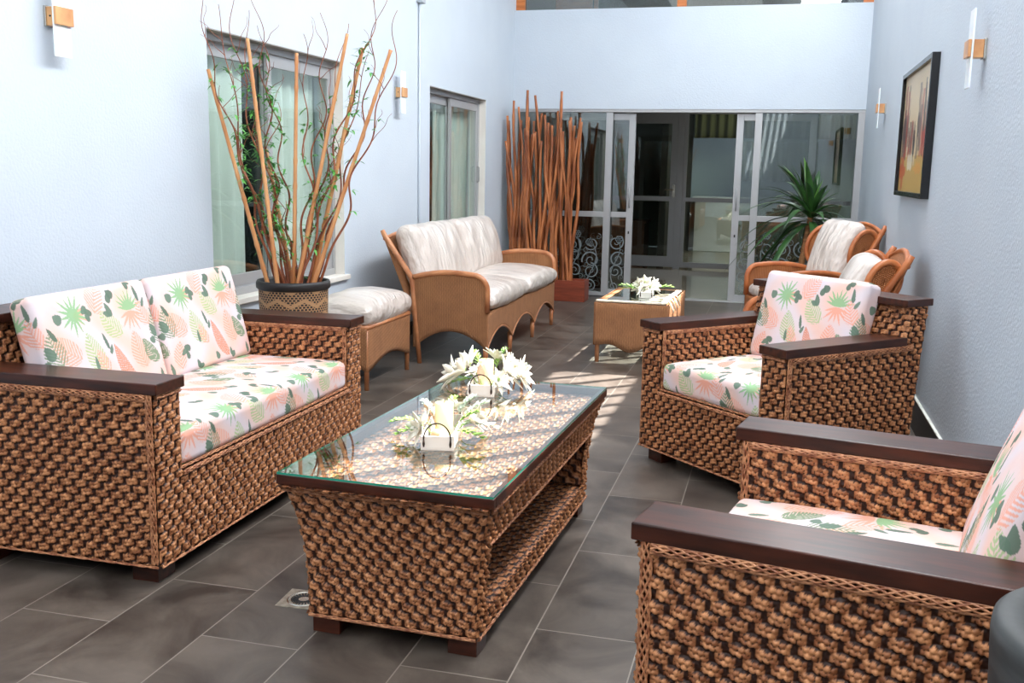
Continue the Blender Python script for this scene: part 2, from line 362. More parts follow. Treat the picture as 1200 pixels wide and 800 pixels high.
def swirls(mb, x0, x1, y, seed):
    rs = random.Random(seed); wdt = x1-x0
    def ribbon(pts, w):
        pts = np.array(pts); t_ = np.gradient(pts, axis=0); t_ /= np.linalg.norm(t_, axis=1)[:, None]+1e-9
        n = np.stack([-t_[:, 1], t_[:, 0]], 1); w = np.broadcast_to(w, (len(pts),))[:, None]
        A = pts+n*w/2; B = pts-n*w/2
        Pn = np.stack([np.stack([A[:, 0], np.full(len(A), y), A[:, 1]], 1), np.stack([B[:, 0], np.full(len(A), y), B[:, 1]], 1)], 0); mb.grid(Pn)
    def spiral(cx, cz, r, hand, a0, turns=1.6):
        th = np.linspace(0, turns*2*PI, 60); rr = r*(1-th/th[-1]*.86)
        ribbon(np.stack([cx+rr*np.cos(a0+hand*th), cz+rr*np.sin(a0+hand*th)], 1), np.linspace(.018, .008, 60)*min(1, r/.1))
    def flower(cx, cz, r):
        for k in range(6):
            a = k*PI/3; th = np.linspace(0, 2*PI, 14)
            ribbon(np.stack([cx+math.cos(a)*r*.62+.36*r*np.cos(th), cz+math.sin(a)*r*.62+.36*r*np.sin(th)], 1), .009)
    n = max(1, int(wdt/.17))
    for i in range(n):
        cx = x0+wdt*(i+.5)/n
        for (dz, r) in ((.08, .075), (.22, .09), (.38, .10), (.54, .09)):
            rj = r*rs.uniform(.85, 1.1); h = rs.choice((-1, 1))
            spiral(cx+rs.uniform(-.03, .03), dz+.05+rs.uniform(-.03, .03), min(rj, wdt/2*.95), h, rs.uniform(0, 6.28))
            spiral(cx+h*.07, dz+.05+.09, .035, -h, rs.uniform(0, 6.28), 1.2)
        s = np.linspace(0, 1, 20); ribbon(np.stack([cx+.05*np.sin(s*6+i), .07+s*.6], 1), .010)
        flower(cx+rs.uniform(-.04, .04), .66+rs.uniform(-.05, .1), .04)
def sliding(name, x0, x1, y, hx):
    s = MB(); frame_rect(s, x0, x1, y-.018, y+.018, .012, 2.06, .075, .075, .07, (.905, .965)); so_ = s.build(name, alu, D, bevel=.003)
    g = MB(); g.box(x0+.07, x1-.07, y-.003, y+.003, .08, .91); g.box(x0+.07, x1-.07, y-.003, y+.003, .96, 1.99); g.build('pane', glass_door, so_)
    e = MB(); swirls(e, x0+.08, x1-.08, y-.005, int(abs(x0)*100)); e.build('etched_swirls', etch_m, so_)
    h = MB(); h.tube([(hx, y-.018, 1.02), (hx, y-.05, 1.03), (hx, y-.05, 1.24), (hx, y-.018, 1.25)], .008); h.build('handle', alu, so_, smooth=True)
    k = MB(); k.box(hx-.008, hx+.008, y-.022, y-.018, .72, .75); k.build('lock', black_m, so_)
sliding('sliding_panel', -2.55, -1.60, DY+.055, -1.64); sliding('sliding_panel', -.50, .345, DY+.055, -.46)
for x0, x1 in ((XL+.05, -1.925), (-.23, XR-.07)):
    g = MB(); g.box(x0-.005, x1+.005, DY-.003, DY+.003, .045, .91); g.box(x0-.005, x1+.005, DY-.003, DY+.003, .96, 2.07); go = g.build('pane', glass_door, D)
    e = MB(); swirls(e, x0+.02, x1-.02, DY-.005, int(abs(x0)*77)); e.build('etched_swirls', etch_m, D)

# inner hall behind the doors
hall_floor = noise_mix(mat('polished_tile', rough=.08, spec=.6), col(150, 142, 126), col(170, 162, 146), scale=1.2)
YI = 15.1
b = MB(); b.add([(XL-.5, YB+.05, -.001), (3.2, YB+.05, -.001), (3.2, 19.5, -.001), (XL-.5, 19.5, -.001)], [(0, 1, 2, 3)]); struct(b.build('floor_inner', hall_floor))
hw = mat('inner_wall', col(120, 124, 118), rough=.8)
b = MB(); b.box(3.2, 3.3, YB, 19.5, 0, 3.05); b.box(XR+.22, 3.3, YB-.05, YB+.05, 0, 3.05)
b.box(XL-.5, XL-.4, YB+.3, 19.5, 0, 3.05); struct(b.build('wall_inner_side', hw))
b = MB(); b.box(XL-.5, 3.3, YB+.16, 19.5, 3.0, 3.05); struct(b.build('ceiling_inner', mat('inner_ceiling', col(110, 108, 100), rough=.9)))
b = MB(); b.box(XL-.5, 3.3, YI-.03, YI+.08, 2.36, 3.0); b.box(1.5, 3.3, YI-.03, YI+.08, 0, 2.36); b.box(XL-.5, -2.9, YI-.03, YI+.08, 0, 2.36); struct(b.build('wall_inner_back', mat('inner_dark_wall', col(70, 66, 60), rough=.8)))
D2 = bpy.data.objects.new('door_2', None); COL.objects.link(D2); D2['kind'] = 'structure'
alu2 = mat('grey_frame', col(150, 152, 155), rough=.4, metal=.3)
b = MB(); frame_rect(b, -2.9, -1.5, YI-.02, YI+.02, 0.02, 2.33, .09, .2, .16, (1.0, 1.07)); b.box(-1.5, -1.40, YI-.03, YI+.03, 0, 2.36); frame_rect(b, -1.4, 1.5, YI-.02, YI+.02, .02, 2.33, .05, .06, .08, (1.0, 1.06)); b.build('door_frame', alu2, D2, bevel=.003)
g = MB(); g.box(-2.82, -1.58, YI-.003, YI+.003, .15, 2.15); g.box(-1.36, 1.46, YI-.003, YI+.003, .08, 2.28); g.build('pane', glass_win, D2)
h = MB(); h.tube([(-1.53, YI-.02, 1.17), (-1.53, YI-.07, 1.17), (-1.66, YI-.07, 1.17)], .012); h.box(-1.55, -1.51, YI-.03, YI-.02, 1.06, 1.24); h.build('handle', steel, D2)
# lit room behind the inner glazing
b = MB(); b.box(XL-.5, 3.3, 19.5, 19.6, 0, 3.05); struct(b.build('wall_far', mat('pale_far_wall', col(150, 168, 158), rough=.8)))
b = MB(); b.box(-1.75, -1.65, YI+.08, 19.5, 0, 3.0); struct(b.build('wall_partition', mat('dark_partition', col(58, 56, 52), rough=.9)))
u = np.linspace(0, 1, 160); V_ = np.linspace(0, 1, 5); U, V = np.meshgrid(u, V_)
olive = mat('olive_curtain', col(84, 86, 50), rough=.8)
for x0, x1, z0, z1, lb in ((-1.55, 1.2, 2.05, 2.95, 'olive pleated valance across the top of the far room'), (-.82, .6, 1.30, 2.0, 'olive blind hanging in the far room')):
    Pn = np.stack([x0+(x1-x0)*U, 18.6+.04*np.sin(U*(x1-x0)*40), z0+(z1-z0)*V], -1)
    tag(MB().grid(Pn).build('curtain', olive, smooth=True, solid=.004), lb, 'curtain')
b = MB(); b.box(-1.5, .7, 18.75, 19.4, 0, .95); b.box(-1.55, .75, 18.7, 19.45, .95, 1.0); tag(b.build('reception_counter', mat('white_laminate', col(200, 205, 200), rough=.4), bevel=.004), 'white counter standing along the wall of the far room', 'counter')
b = MB(); b.box(-2.75, -2.05, 15.9, 16.5, .02, .62); b.box(-2.78, -2.02, 15.87, 16.53, .62, .66); tag(b.build('storage_box', mat('brown_box', col(110, 62, 40), rough=.6), bevel=.004), 'brown wooden box in the dark room behind the left inner door', 'box')
area('inner_room_fill', (.3, 17.2, 2.9), (.0, 18.2, 0), 1.6, 1.6, 75, (1, .98, .86))  # added area light that brightens the far room, no known fixture
area('inner_hall_fill', (-.4, 13.4, 2.95), (-.4, 13.4, 0), 1.2, 1.2, 14, (1, .94, .84))  # added dim fill for the hall behind the doors, no known fixture

# ------------------------------------------------------------------ woven water hyacinth
def hash01(a, b, k=0.): 
    x = np.sin(a*127.1+b*311.7+k*74.7)*43758.5453; return x-np.floor(x)
def weave_height(u, v, pitch=.0268, clump=.055):
    """plaited rope rows running along u; returns height and strand colour"""
    row = np.floor(v/pitch); off = hash01(row, 3.)
    ph = (row*.5+row*.055+.10*off) % 1.
    vv = v-(row+.5)*pitch
    cu = u/clump+ph
    cj = np.floor(cu+.5); vv = vv+.0022*(hash01(cj, row, 2.)-.5); cu = cu+.16*(hash01(cj, row, 4.)-.5)*np.cos(PI*(cu-cj))
    env = .5+.5*np.cos(2*PI*cu)                       # where the plait bulges over a stake
    ci = np.floor(cu+.5); cl = cu-ci                  # -.5..+.5 in the clump
    vv = vv+.0095*cl                                   # each bulge tilts a little
    a = clump/4.1
    h = np.full(u.shape, -1.); shade = np.zeros(u.shape)
    for sgn, sh in ((1, 0.), (-1, .5)):
        s = (u+ph*clump)/a+sh; k = np.round(s); du = (s-k)*a; dv = vv-sgn*.0058
        t = sgn*.62; c_, s_ = math.cos(t), math.sin(t)
        x = du*c_+dv*s_; y = -du*s_+dv*c_
        rnd = hash01(k*2+(sh > 0), row, 1.)
        q = 1-(x/.0080)**2-(y/(.0056+.0016*rnd))**2
        d = np.where(q > 0, np.sqrt(np.clip(q, 0, 1))*.0070*(.8+.35*rnd), -.003)
        m = d > h; h = np.where(m, d, h); shade = np.where(m, np.where(q > .08, .2+.8*rnd, 0.), shade)
    e = np.clip(env*1.35-.05, 0, 1)**.9
    H = e*.0050+np.where(h > 0, h*(.25+.75*e), -.001)
    shade = np.where((shade > 0) & (e > .13), np.maximum(shade*(.5+.5*e), .1), 0)
    return H, shade
C_BACK = s2l((48, 23, 12)); C_S0 = s2l((110, 54, 28)); C_S1 = s2l((214, 150, 102))
def weave_patch(mb, fn, Lu, Lv, sp, u0=0., v0=0., flip=False, inset=0.):
    nu = max(2, int(Lu/sp)); nv = max(2, int(Lv/sp))
    U, V = np.meshgrid(np.linspace(0, 1, nu), np.linspace(0, 1, nv))
    Pt = fn(U, V); e = 1e-3
    du = fn(np.clip(U+e, 0, 1+e), V)-fn(U-e, V); dv = fn(U, V+e)-fn(U, V-e)
    n = np.cross(du, dv); n /= np.linalg.norm(n, axis=-1, keepdims=True)+1e-12
    if flip: n = -n
    um = U*Lu+u0; vm = V*Lv+v0
    um = um+.002*np.sin(vm*60+um*9); 
    H, S = weave_height(um, vm)
    edge = np.minimum(np.minimum(U*Lu, (1-U)*Lu), np.minimum(V*Lv, (1-V)*Lv)); H = H*np.clip(edge/.005, 0, 1)
    Pt = Pt+n*H[..., None]
    tone = hash01(np.floor(um*9), np.floor(vm*7), 5.)*.25
    c = C_S0+(C_S1-C_S0)*(S*(1-.3*tone))[..., None]; c = np.where(S[..., None] > 0, c, C_BACK)
    mb.grid(Pt, c=c, flip=flip)
def quad_fn(p00, p10, p01, p11):
    p00, p10, p01, p11 = [np.array(p, float) for p in (p00, p10, p01, p11)]
    return lambda U, V: ((1-U)*(1-V))[..., None]*p00+(U*(1-V))[..., None]*p10+((1-U)*V)[..., None]*p01+(U*V)[..., None]*p11
def wq(mb, p00, p10, p01, p11, sp, flip=False, v0=None):
    p = [np.array(x, float) for x in (p00, p10, p01, p11)]
    Lu = np.linalg.norm(p[1]-p[0]); Lv = np.linalg.norm(p[2]-p[0])
    weave_patch(mb, quad_fn(*p), Lu, Lv, sp, v0=p[0][2] if v0 is None else v0, u0=p[0][0]+p[0][1], flip=flip)
hy_m = mat('water_hyacinth_weave', rough=.48, spec=.3)
vc = N(hy_m, 'ShaderNodeVertexColor', layer_name='col'); 
_n = N(hy_m, 'ShaderNodeTexNoise'); _n.inputs['Scale'].default_value = 260; _n.inputs['Detail'].default_value = 2
_tc = N(hy_m, 'ShaderNodeTexCoord'); L(hy_m, _tc, 'Object', _n, 'Vector')
_mx = N(hy_m, 'ShaderNodeMixRGB', blend_type='MULTIPLY'); _mx.inputs[0].default_value = .35
_r = N(hy_m, 'ShaderNodeValToRGB'); _r.color_ramp.elements[0].position = .3; _r.color_ramp.elements[0].color = (.35, .3, .25, 1); _r.color_ramp.elements[1].position = .7
L(hy_m, _n, 'Fac', _r, 'Fac'); L(hy_m, vc, 'Color', _mx, 1); L(hy_m, _r, 'Color', _mx, 2); L(hy_m, _mx, 'Color', P(hy_m), 'Base Color')
rattan_m = noise_mix(mat('rattan_core_edging', rough=.45), col(128, 72, 44), col(192, 134, 94), scale=60, detail=2, stretch=(1, 1, 1))

def braid_strip(mb, a, b_, nrm, width=.028, strands=6, r=.0027, period=.17):
    """flat plait of thin canes lying along a->b on a surface with normal nrm"""
    a = np.array(a, float); b_ = np.array(b_, float); d = b_-a; Ln = np.linalg.norm(d); d /= Ln; nrm = np.array(nrm, float); nrm /= np.linalg.norm(nrm)
    s_ = np.cross(nrm, d); n = max(6, int(Ln/.009)); t = np.linspace(0, Ln, n)
    for k in range(strands):
        ph = 2*PI*k/strands
        off = (width/2-r)*np.sin(2*PI*t/period+ph); hgt = .0095+.0022*np.cos(4*PI*t/period+2*ph)
        mb.tube(a+t[:, None]*d+off[:, None]*s_+hgt[:, None]*nrm, r, 6, cap=False)

# ------------------------------------------------------------------ woven armchair / sofa frame.  local: +x depth (front 0), y width
def woven_seat(name, label, cat, Wd, Dp, sp, loc, rotz, sides='LR', seat_z=.365, arm=.13, lean=.075, bt=.13):
    t = empty(name, label, cat, loc, rotz)
    h = Wd/2; zb, za, zk = .072, .662, .835
    xb = Dp-bt                                         # front of the back panel at seat height
    body = MB()
    for sg in (1, -1):
        y = sg*h; f = sg < 0
        s1 = sp if ('L' if sg > 0 else 'R') in sides else sp*2.2
        # outer side, front to back
        wq(body, (.012, y, zb), (Dp, y, zb), (.012, y, za), (Dp+lean*.72, y, za), s1, flip=not f)
        # side of the raised back above the arm
        wq(body, (xb+.045, y, za), (Dp+lean*.72, y, za), (xb+.09, y, zk), (Dp+lean, y, zk), s1, flip=not f)
        yi = sg*(h-arm)
        wq(body, (.012, yi, seat_z-.06), (xb+.05, yi, seat_z-.06), (.012, yi, za), (xb+.05, yi, za), sp, flip=f)
        wq(body, (0, min(y, yi), zb), (0, max(y, yi), zb), (0, min(y, yi), za), (0, max(y, yi), za), sp, flip=True)
    wq(body, (0, -h+arm, zb), (0, h-arm, zb), (0, -h+arm, seat_z), (0, h-arm, seat_z), sp, flip=True)
    # back: front face and rear face
    wq(body, (xb, -h+arm, seat_z-.06), (xb, h-arm, seat_z-.06), (xb+.045, -h+arm, za), (xb+.045, h-arm, za), sp*1.6, flip=True)
    wq(body, (xb+.045, -h, za), (xb+.045, h, za), (xb+.09, -h, zk), (xb+.09, h, zk), sp*1.1, flip=True)
    wq(body, (Dp, -h, zb), (Dp, h, zb), (Dp+lean, -h, zk), (Dp+lean, h, zk), sp*2.4)
    body.build('woven_body', hy_m, t, smooth=True)
    # seat deck
    dk = MB(); dk.box(.02, xb+.02, -h+arm, h-arm, seat_z-.05, seat_z-.005); dk.box(.03, Dp-.02, -h+.02, h-.02, zb-.004, zb+.004); dk.build('seat_deck', wood_dark, t)
    # cane plaits
    tr = MB()
    for sg in (1, -1):
        y = sg*h; yi = sg*(h-arm)
        braid_strip(tr, (.0125, y, zb+.01), (.0125, y, za), (0, sg, 0))
        braid_strip(tr, (.022, y+sg*.003, za-.012), (Dp-.02, y+sg*.003, za-.012), (0, sg, 0))
        braid_strip(tr, (.011, yi, seat_z-.04), (.011, yi, za), (0, -sg, 0), width=.022, strands=5)
        braid_strip(tr, (.022, yi-sg*.003, za-.010), (xb+.03, yi-sg*.003, za-.010), (0, -sg, 0), width=.022)
        braid_strip(tr, (.0, y, zb+.002), (Dp, y, zb+.002), (0, sg, -.3), width=.010, strands=3)
        braid_strip(tr, (-.002, min(y, yi), za-.010), (-.002, max(y, yi), za-.010), (-1, 0, 0), width=.016, strands=4)
    braid_strip(tr, (-.003, -h+arm, seat_z-.006), (-.003, h-arm, seat_z-.006), (-1, 0, 0), width=.018, strands=4)
    braid_strip(tr, (.006, -h+arm, seat_z), (.006, h-arm, seat_z), (0, 0, 1), width=.018, strands=4)
    braid_strip(tr, (-.002, -h, zb+.002), (-.002, h, zb+.002), (-1, 0, -.3), width=.010, strands=3)
    braid_strip(tr, (xb+.09, -h, zk-.012), (xb+.09, h, zk-.012), (-1, 0, 0), width=.018, strands=4)
    tr.build('cane_edging', rattan_m, t, smooth=True)
    for sg in (1, -1):
        a = MB(); y0, y1 = sorted((sg*(h+.014), sg*(h-arm-.010)))
        a.box(-.022, xb+.065, y0, y1, za, .700); a.build('armrest', wood_dark, t, bevel=.004)
    a = MB(); a.box(xb+.045, Dp+lean+.02, -h-.012, h+.012, zk, zk+.033); a.build('back_rail', wood_dark, t, bevel=.004)
    for x in (.03, Dp-.12):
        for y in (-h+.03, h-.13):
            a = MB(); a.box(x, x+.10, y, y+.10, 0, zb); a.build('foot', wood_dark, t, bevel=.003)
    return t

# ------------------------------------------------------------------ leaf print fabric
DG = s2l((92, 114, 98)); GR = s2l((140, 178, 132)); LG = s2l((166, 188, 136)); SA = s2l((228, 160, 138)); BS = s2l((212, 138, 112)); OG = s2l((120, 140, 110))
TW, TH = .60, .46
MOT = []
def fan(x, y, r, a0, a1, n, c): MOT.append(('fan', x, y, r, R(a0), R(a1), n, c))
def fern(x, y, l, a, w_, c, solid=False): MOT.append(('fern', x, y, l, R(a), w_, solid, c))
def blob(x, y, a, b_, ang, c=DG): MOT.append(('blob', x, y, a, b_, R(ang), c))
fan(.135, .318, .088, 185, 355, 7, SA); fan(.135, .325, .090, 5, 175, 9, GR)
fan(.455, .345, .080, 150, 260, 5, SA); fan(.455, .345, .085, -20, 340, 14, GR)
fern(.215, .235, .145, 48, .045, LG); fern(.36, .115, .165, 70, .048, LG); fern(.335, .11, .10, 62, .03, SA)
fern(.34, .335, .14, 120, .048, SA); fern(.11, .085, .16, 75, .05, SA); fern(.19, .03, .20, 62, .032, BS, True)
fern(.47, .18, .15, 40, .05, SA); fern(.565, .17, .13, 75, .05, OG); fern(.02, .10, .13, 50, .035, OG, True); fern(.56, .03, .12, 100, .04, SA); fern(.03, .25, .12, 70, .04, SA)
for x, y, a, b_, g in ((.065, .385, .010, .034, 80), (.035, .345, .009, .022, 120), (.225, .40, .018, .022, 40), (.240, .385, .015, .022, 110), (.260, .34, .014, .030, 70), (.275, .325, .012, .02, 20),
                       (.375, .345, .022, .012, 30), (.395, .355, .020, .014, -40), (.385, .33, .012, .022, 80), (.325, .225, .008, .034, 75), (.305, .19, .009, .020, 115),
                       (.012, .225, .020, .030, 60), (.035, .185, .014, .020, 15), (.54, .34, .02, .022, 40), (.585, .29, .010, .03, 60), (.40, .15, .009, .028, 85), (.50, .115, .022, .014, 20), (.525, .10, .024, .012, -30), (.505, .085, .012, .02, 80),
                       (.155, .030, .018, .016, 20), (.17, .045, .010, .020, 80), (.285, .045, .020, .014, 60), (.02, .04, .010, .028, 80), (.42, .02, .02, .013, 0), (.44, .035, .012, .02, 70), (.09, .44, .018, .014, 30), (.105, .425, .012, .02, 100)):
    blob(x, y, a, b_, g)
def fabric(u, v):
    u = u % TW; v = v % TH
    k = .5+.5*np.sin(u*2*PI/TW*2+2*np.sin(v*2*PI/TH))*np.cos(v*2*PI/TH+1.3*np.sin(u*2*PI/TW))
    c = s2l((214, 205, 212))*(1-k)[..., None]+s2l((229, 188, 172))*k[..., None]
    def put(m, cc, al=.95):
        nonlocal c
        c = np.where(m[..., None], c*(1-al)+cc*al, c)
    for mo in MOT:
        x = (u-mo[1]+TW/2) % TW-TW/2; y = (v-mo[2]+TH/2) % TH-TH/2
        if mo[0] == 'fan':
            r_, a0, a1, n, cc = mo[3:8]; rr = np.hypot(x, y); ph = np.arctan2(y, x)
            m = np.zeros(u.shape, bool)
            for i in range(n):
                a = a0+(a1-a0)*(i+.5)/n; ln = r_*(.78+.22*((i*7) % 3)/2)
                q = x*math.cos(a)+y*math.sin(a); p = -x*math.sin(a)+y*math.cos(a); s = np.clip(q/ln, 0, 1)
                m |= (q > 0) & (q < ln) & (np.abs(p) < .062*r_*np.sin(PI*s**.75)**.9+.0006)
            put(m, cc)
        elif mo[0] == 'fern':
            ln, a, w_, solid, cc = mo[3:8]
            q = x*math.cos(a)+y*math.sin(a); p = -x*math.sin(a)+y*math.cos(a); p = p+.08*ln*np.sin(q/ln*PI); s = np.clip(q/ln, 0, 1)
            env = w_*np.sin(PI*np.clip(s, 0, 1)**.8)**.7
            st = ((q-np.abs(p)*.9)/(.0155 if not solid else .011)) % 1
            m = (q > 0) & (q < ln) & (np.abs(p) < env) & (((st < (.56 if not solid else .82))) | (np.abs(p) < .0012))
            put(m, cc, .9 if not solid else .95)
        else:
            a, b_, g, cc = mo[3:7]
            q = x*math.cos(g)+y*math.sin(g); p = -x*math.sin(g)+y*math.cos(g)
            A_, B_ = max(a, b_), min(a, b_)
            put((q/A_)**2+(p/(B_*np.sqrt(np.clip(1-.6*np.clip(q/A_, -1, 1), .2, 2))))**2 < 1, cc*(1+.15*np.sin(mo[1]*50)))
    return c
fab_m = mat('leaf_print_fabric', rough=.75, spec=.25)
_v = N(fab_m, 'ShaderNodeVertexColor', layer_name='col'); L(fab_m, _v, 'Color', P(fab_m), 'Base Color')
_tc = N(fab_m, 'ShaderNodeTexCoord'); _n = N(fab_m, 'ShaderNodeTexNoise'); _n.inputs['Scale'].default_value = 7; _n.inputs['Detail'].default_value = 3; L(fab_m, _tc, 'Object', _n, 'Vector')
_b = N(fab_m, 'ShaderNodeBump'); _b.inputs['Strength'].default_value = .25; _b.inputs['Distance'].default_value = .02; L(fab_m, _n, 'Fac', _b, 'Height'); L(fab_m, _b, 'Normal', P(fab_m), 'Normal')

def cushion_arrays(sx, sy, sz, r, sp, puff=.012, wr=0., seed=0, pinch=0.):
    """rounded box cushion centred at the origin: 6 shared-border faces mapped to a rounded, puffed box"""
    out = []
    dims = np.array([sx, sy, sz])/2
    rs = np.random.default_rng(seed); phs = rs.uniform(0, 6.28, 8); fr = rs.uniform(8, 26, (8, 2))
    for ax in range(3):
        for sg in (-1, 1):
            a, b_ = [i for i in range(3) if i != ax]
            na = max(3, int(dims[a]*2/sp)); nb = max(3, int(dims[b_]*2/sp))
            A_, B_ = np.meshgrid(np.linspace(-1, 1, na), np.linspace(-1, 1, nb))
            Q = np.zeros(A_.shape+(3,)); Q[..., a] = A_*dims[a]; Q[..., b_] = B_*dims[b_]; Q[..., ax] = sg*dims[ax]
            inner = np.clip(Q, -(dims-r), dims-r); d = Q-inner; ln = np.linalg.norm(d, axis=-1, keepdims=True)+1e-9
            Pn = inner+d/ln*r
            X = Pn[..., 0]/dims[0]; Y = Pn[..., 1]/dims[1]; Z = Pn[..., 2]/dims[2]
            cc = np.clip(1-X**2, 0, 1)*np.clip(1-Y**2, 0, 1)
            Pn[..., 2] += Z*puff*2*cc**.5
            if pinch:
                k = 1-pinch*(np.clip(np.abs(X), 0, 1)**4+np.clip(np.abs(Y), 0, 1)**4)/2; Pn[..., 2] *= k
            if wr:
                w_ = sum(np.sin(fr[i, 0]*Pn[..., 0]+fr[i, 1]*Pn[..., 1]*(1 if i % 2 else -1)+phs[i]+2*np.sin(6*Pn[..., 1]+phs[i])) for i in range(8))/8
                Pn[..., 2] += wr*w_*np.sign(Z)*np.clip(np.abs(Z)*2, 0, 1); Pn[..., 0] += wr*.6*w_*X; Pn[..., 1] += wr*.6*w_*Y
            flip = (sg < 0) ^ (ax == 1)
            out.append((Pn, flip, ax, sg, Q))
    return out
def fabric_cushion(label, sx, sy, sz, loc, M3, sp=.0032, uo=0., vo=0., group=None, r=.028, puff=.010):
    """sx along local x (up the cushion), sy across; print on all faces"""
    b = MB()
    for Pn, flip, ax, sg, Q in cushion_arrays(sx, sy, sz, r, sp, puff, .0016, seed=int(abs(uo)*1000)):
        X, Y, Z = Q[..., 0], Q[..., 1], Q[..., 2]
        if ax == 2: u_, v_ = Y, X
        elif ax == 0: u_, v_ = Y, X+sg*(sz/2-Z)
        else: u_, v_ = Y+sg*(sz/2-Z), X
        b.grid(Pn, c=fabric(u_+uo+3*TW, v_+vo+3*TH), flip=flip)
    o = b.build('printed_cushion', fab_m, smooth=True)
    o.matrix_world = Matrix.Translation(loc) @ M3.to_4x4()
    # piping seam as a child
    pts = []
    for k in range(120):
        a = 2*PI*k/119; c_, s_ = math.cos(a), math.sin(a); e = .22
        pts.append((math.copysign(abs(c_)**e, c_)*(sx/2-.004), math.copysign(abs(s_)**e, s_)*(sy/2-.004), -sz/2+.022))
    p = MB().tube(pts, .0028, 5, cap=False); p.build('piping', pipe_m, o, smooth=True)
    return tag(o, label, 'cushion', group)
pipe_m = mat('pink_piping', col(238, 205, 196), rough=.7)
def rot3(rotz, tilt):   # local x -> up the cushion (tilted back by `tilt` from horizontal), local z -> face normal
    Rz = Matrix.Rotation(rotz, 3, 'Z'); Ry = Matrix.Rotation(-tilt, 3, 'Y'); return Rz @ Ry

def seat_world(t, x, y, z):
    a = t.rotation_euler[2]; return Vector((t.location[0]+x*math.cos(a)-y*math.sin(a), t.location[1]+x*math.sin(a)+y*math.cos(a), z))
def dress(t, Wd, Dp, arm, nback, lbl_seat, lbl_back, sp, uo=0., vo=0., seat_z=.365, grp=None, fw=0., bt=.13, th=.105, tl=75):
    """seat cushion + leaning back cushions"""
    rz = t.rotation_euler[2]; iw = Wd-2*arm-.02; xb = Dp-bt
    sz = .125
    fabric_cushion(lbl_seat, xb+.02-.012, iw, sz, seat_world(t, (xb+.02)/2-.008, 0, seat_z+sz/2+.012), rot3(rz, 0), sp, uo+.1, vo+.2)
    bw = iw/nback
    for i in range(nback):
        # back cushion leans against the back panel; centre
        tilt = R(tl); Lh = .44
        yc = -iw/2+bw*(i+.5)
        zc = seat_z+.125+.004+Lh/2*math.sin(tilt)+.004; xc = xb-.045-fw+Lh/2*math.cos(tilt)*.4
        # face normal must look to the front (-x): local z -> (-sin, 0, cos)
        fabric_cushion(lbl_back[i], Lh, bw-.02, th, seat_world(t, xc, yc, zc), Matrix.Rotation(rz, 3, 'Z') @ Matrix.Rotation(-tilt, 3, 'Y'), sp, uo+BU[0]+i*.0, vo+BU[1], grp)
BU = [.30, .22]

sofa = woven_seat('woven_sofa', 'long woven water hyacinth sofa with dark wood armrests on the left', 'sofa', 1.66, .80, .0030, (-1.93, 3.587, 0), PI, sides='L', arm=.14)
dress(sofa, 1.66, .80, .14, 2, 'long leaf print seat cushion lying on the woven sofa', ['leaf print back cushion at the far end of the woven sofa', 'leaf print back cushion at the near end of the woven sofa'], .0028, 0, 0, grp=None, fw=.06)
ch1 = woven_seat('woven_armchair', 'woven armchair with dark wood armrests standing diagonally against the right wall', 'armchair', .93, .80, .0029, (-.265, 4.50, 0), .80, sides='LR')
dress(ch1, .93, .80, .13, 1, 'leaf print seat cushion in the diagonal woven armchair', ['leaf print back cushion leaning in the diagonal woven armchair'], .0028, .02, .02)
ch2 = woven_seat('woven_armchair', 'woven armchair nearest the camera, cut off by the right edge, beside the black pot', 'armchair', 1.01, .79, .0023, (-.130, 2.445, 0), -.197, sides='LR', lean=.035, bt=.09)
dress(ch2, 1.01, .79, .13, 1, 'leaf print seat cushion in the woven armchair nearest the camera', ['leaf print back cushion in the woven armchair nearest the camera'], .0022, .33, .10, fw=-.012, bt=.09, th=.092, tl=71)

# ------------------------------------------------------------------ woven coffee table
TBX, TBY, TBR = -1.012, 3.285, R(-2.2)
ct = empty('coffee_table', 'low woven coffee table with flared ends and a glass top over dark wood rim', 'table', (TBX, TBY, 0), TBR)
def prof(z):   # half extents shrink below the flared top
    s = np.clip((z-.07)/(.475-.07), 0, 1); k = s**2.6
    return .268+.050*k, .69+.05*k      # half width x, half length y
body = MB(); z0, z1 = .065, .478
def side_fn(ax, sg, za_, zb_):
    def f(U, V):
        z = za_+(zb_-za_)*V; hx_, hy_ = prof(z)
        if ax == 'y': return np.stack([(2*U-1)*hx_, sg*hy_, z], -1)
        return np.stack([sg*hx_, (2*U-1)*hy_, z], -1)
    return f
# end walls (full height), outer then inner faces
weave_patch(body, side_fn('y', -1, z0, z1), .62, .43, .0030, flip=False)
weave_patch(body, side_fn('y', 1, z0, z1), .62, .43, .0055, flip=True)
for sg in (-1, 1):   # inner faces of the end walls
    weave_patch(body, (lambda sg_: lambda U, V: np.stack([(2*U-1)*.27, sg_*np.full(U.shape, .62), .13+.22*V], -1))(sg), .54, .22, .005, flip=sg > 0)
    for sx_ in (-1, 1):   # the ends' narrow side faces
        weave_patch(body, (lambda s_, x_: lambda U, V: np.stack([x_*prof(.12+.23*V)[0], np.where(s_ > 0, .62+(prof(.12+.23*V)[1]-.62)*U, -prof(.12+.23*V)[1]+(prof(.12+.23*V)[1]-.62)*U), .12+.23*V], -1))(sg, sx_), .11, .23, .0032, flip=sx_ < 0)
for sx_ in (-1, 1):
    sp_ = .0032 if sx_ > 0 else .0045
    weave_patch(body, side_fn('x', sx_, .345, z1), 1.5, .135, sp_, flip=sx_ < 0)
    weave_patch(body, side_fn('x', sx_, z0, .125), 1.46, .06, sp_, flip=sx_ < 0)
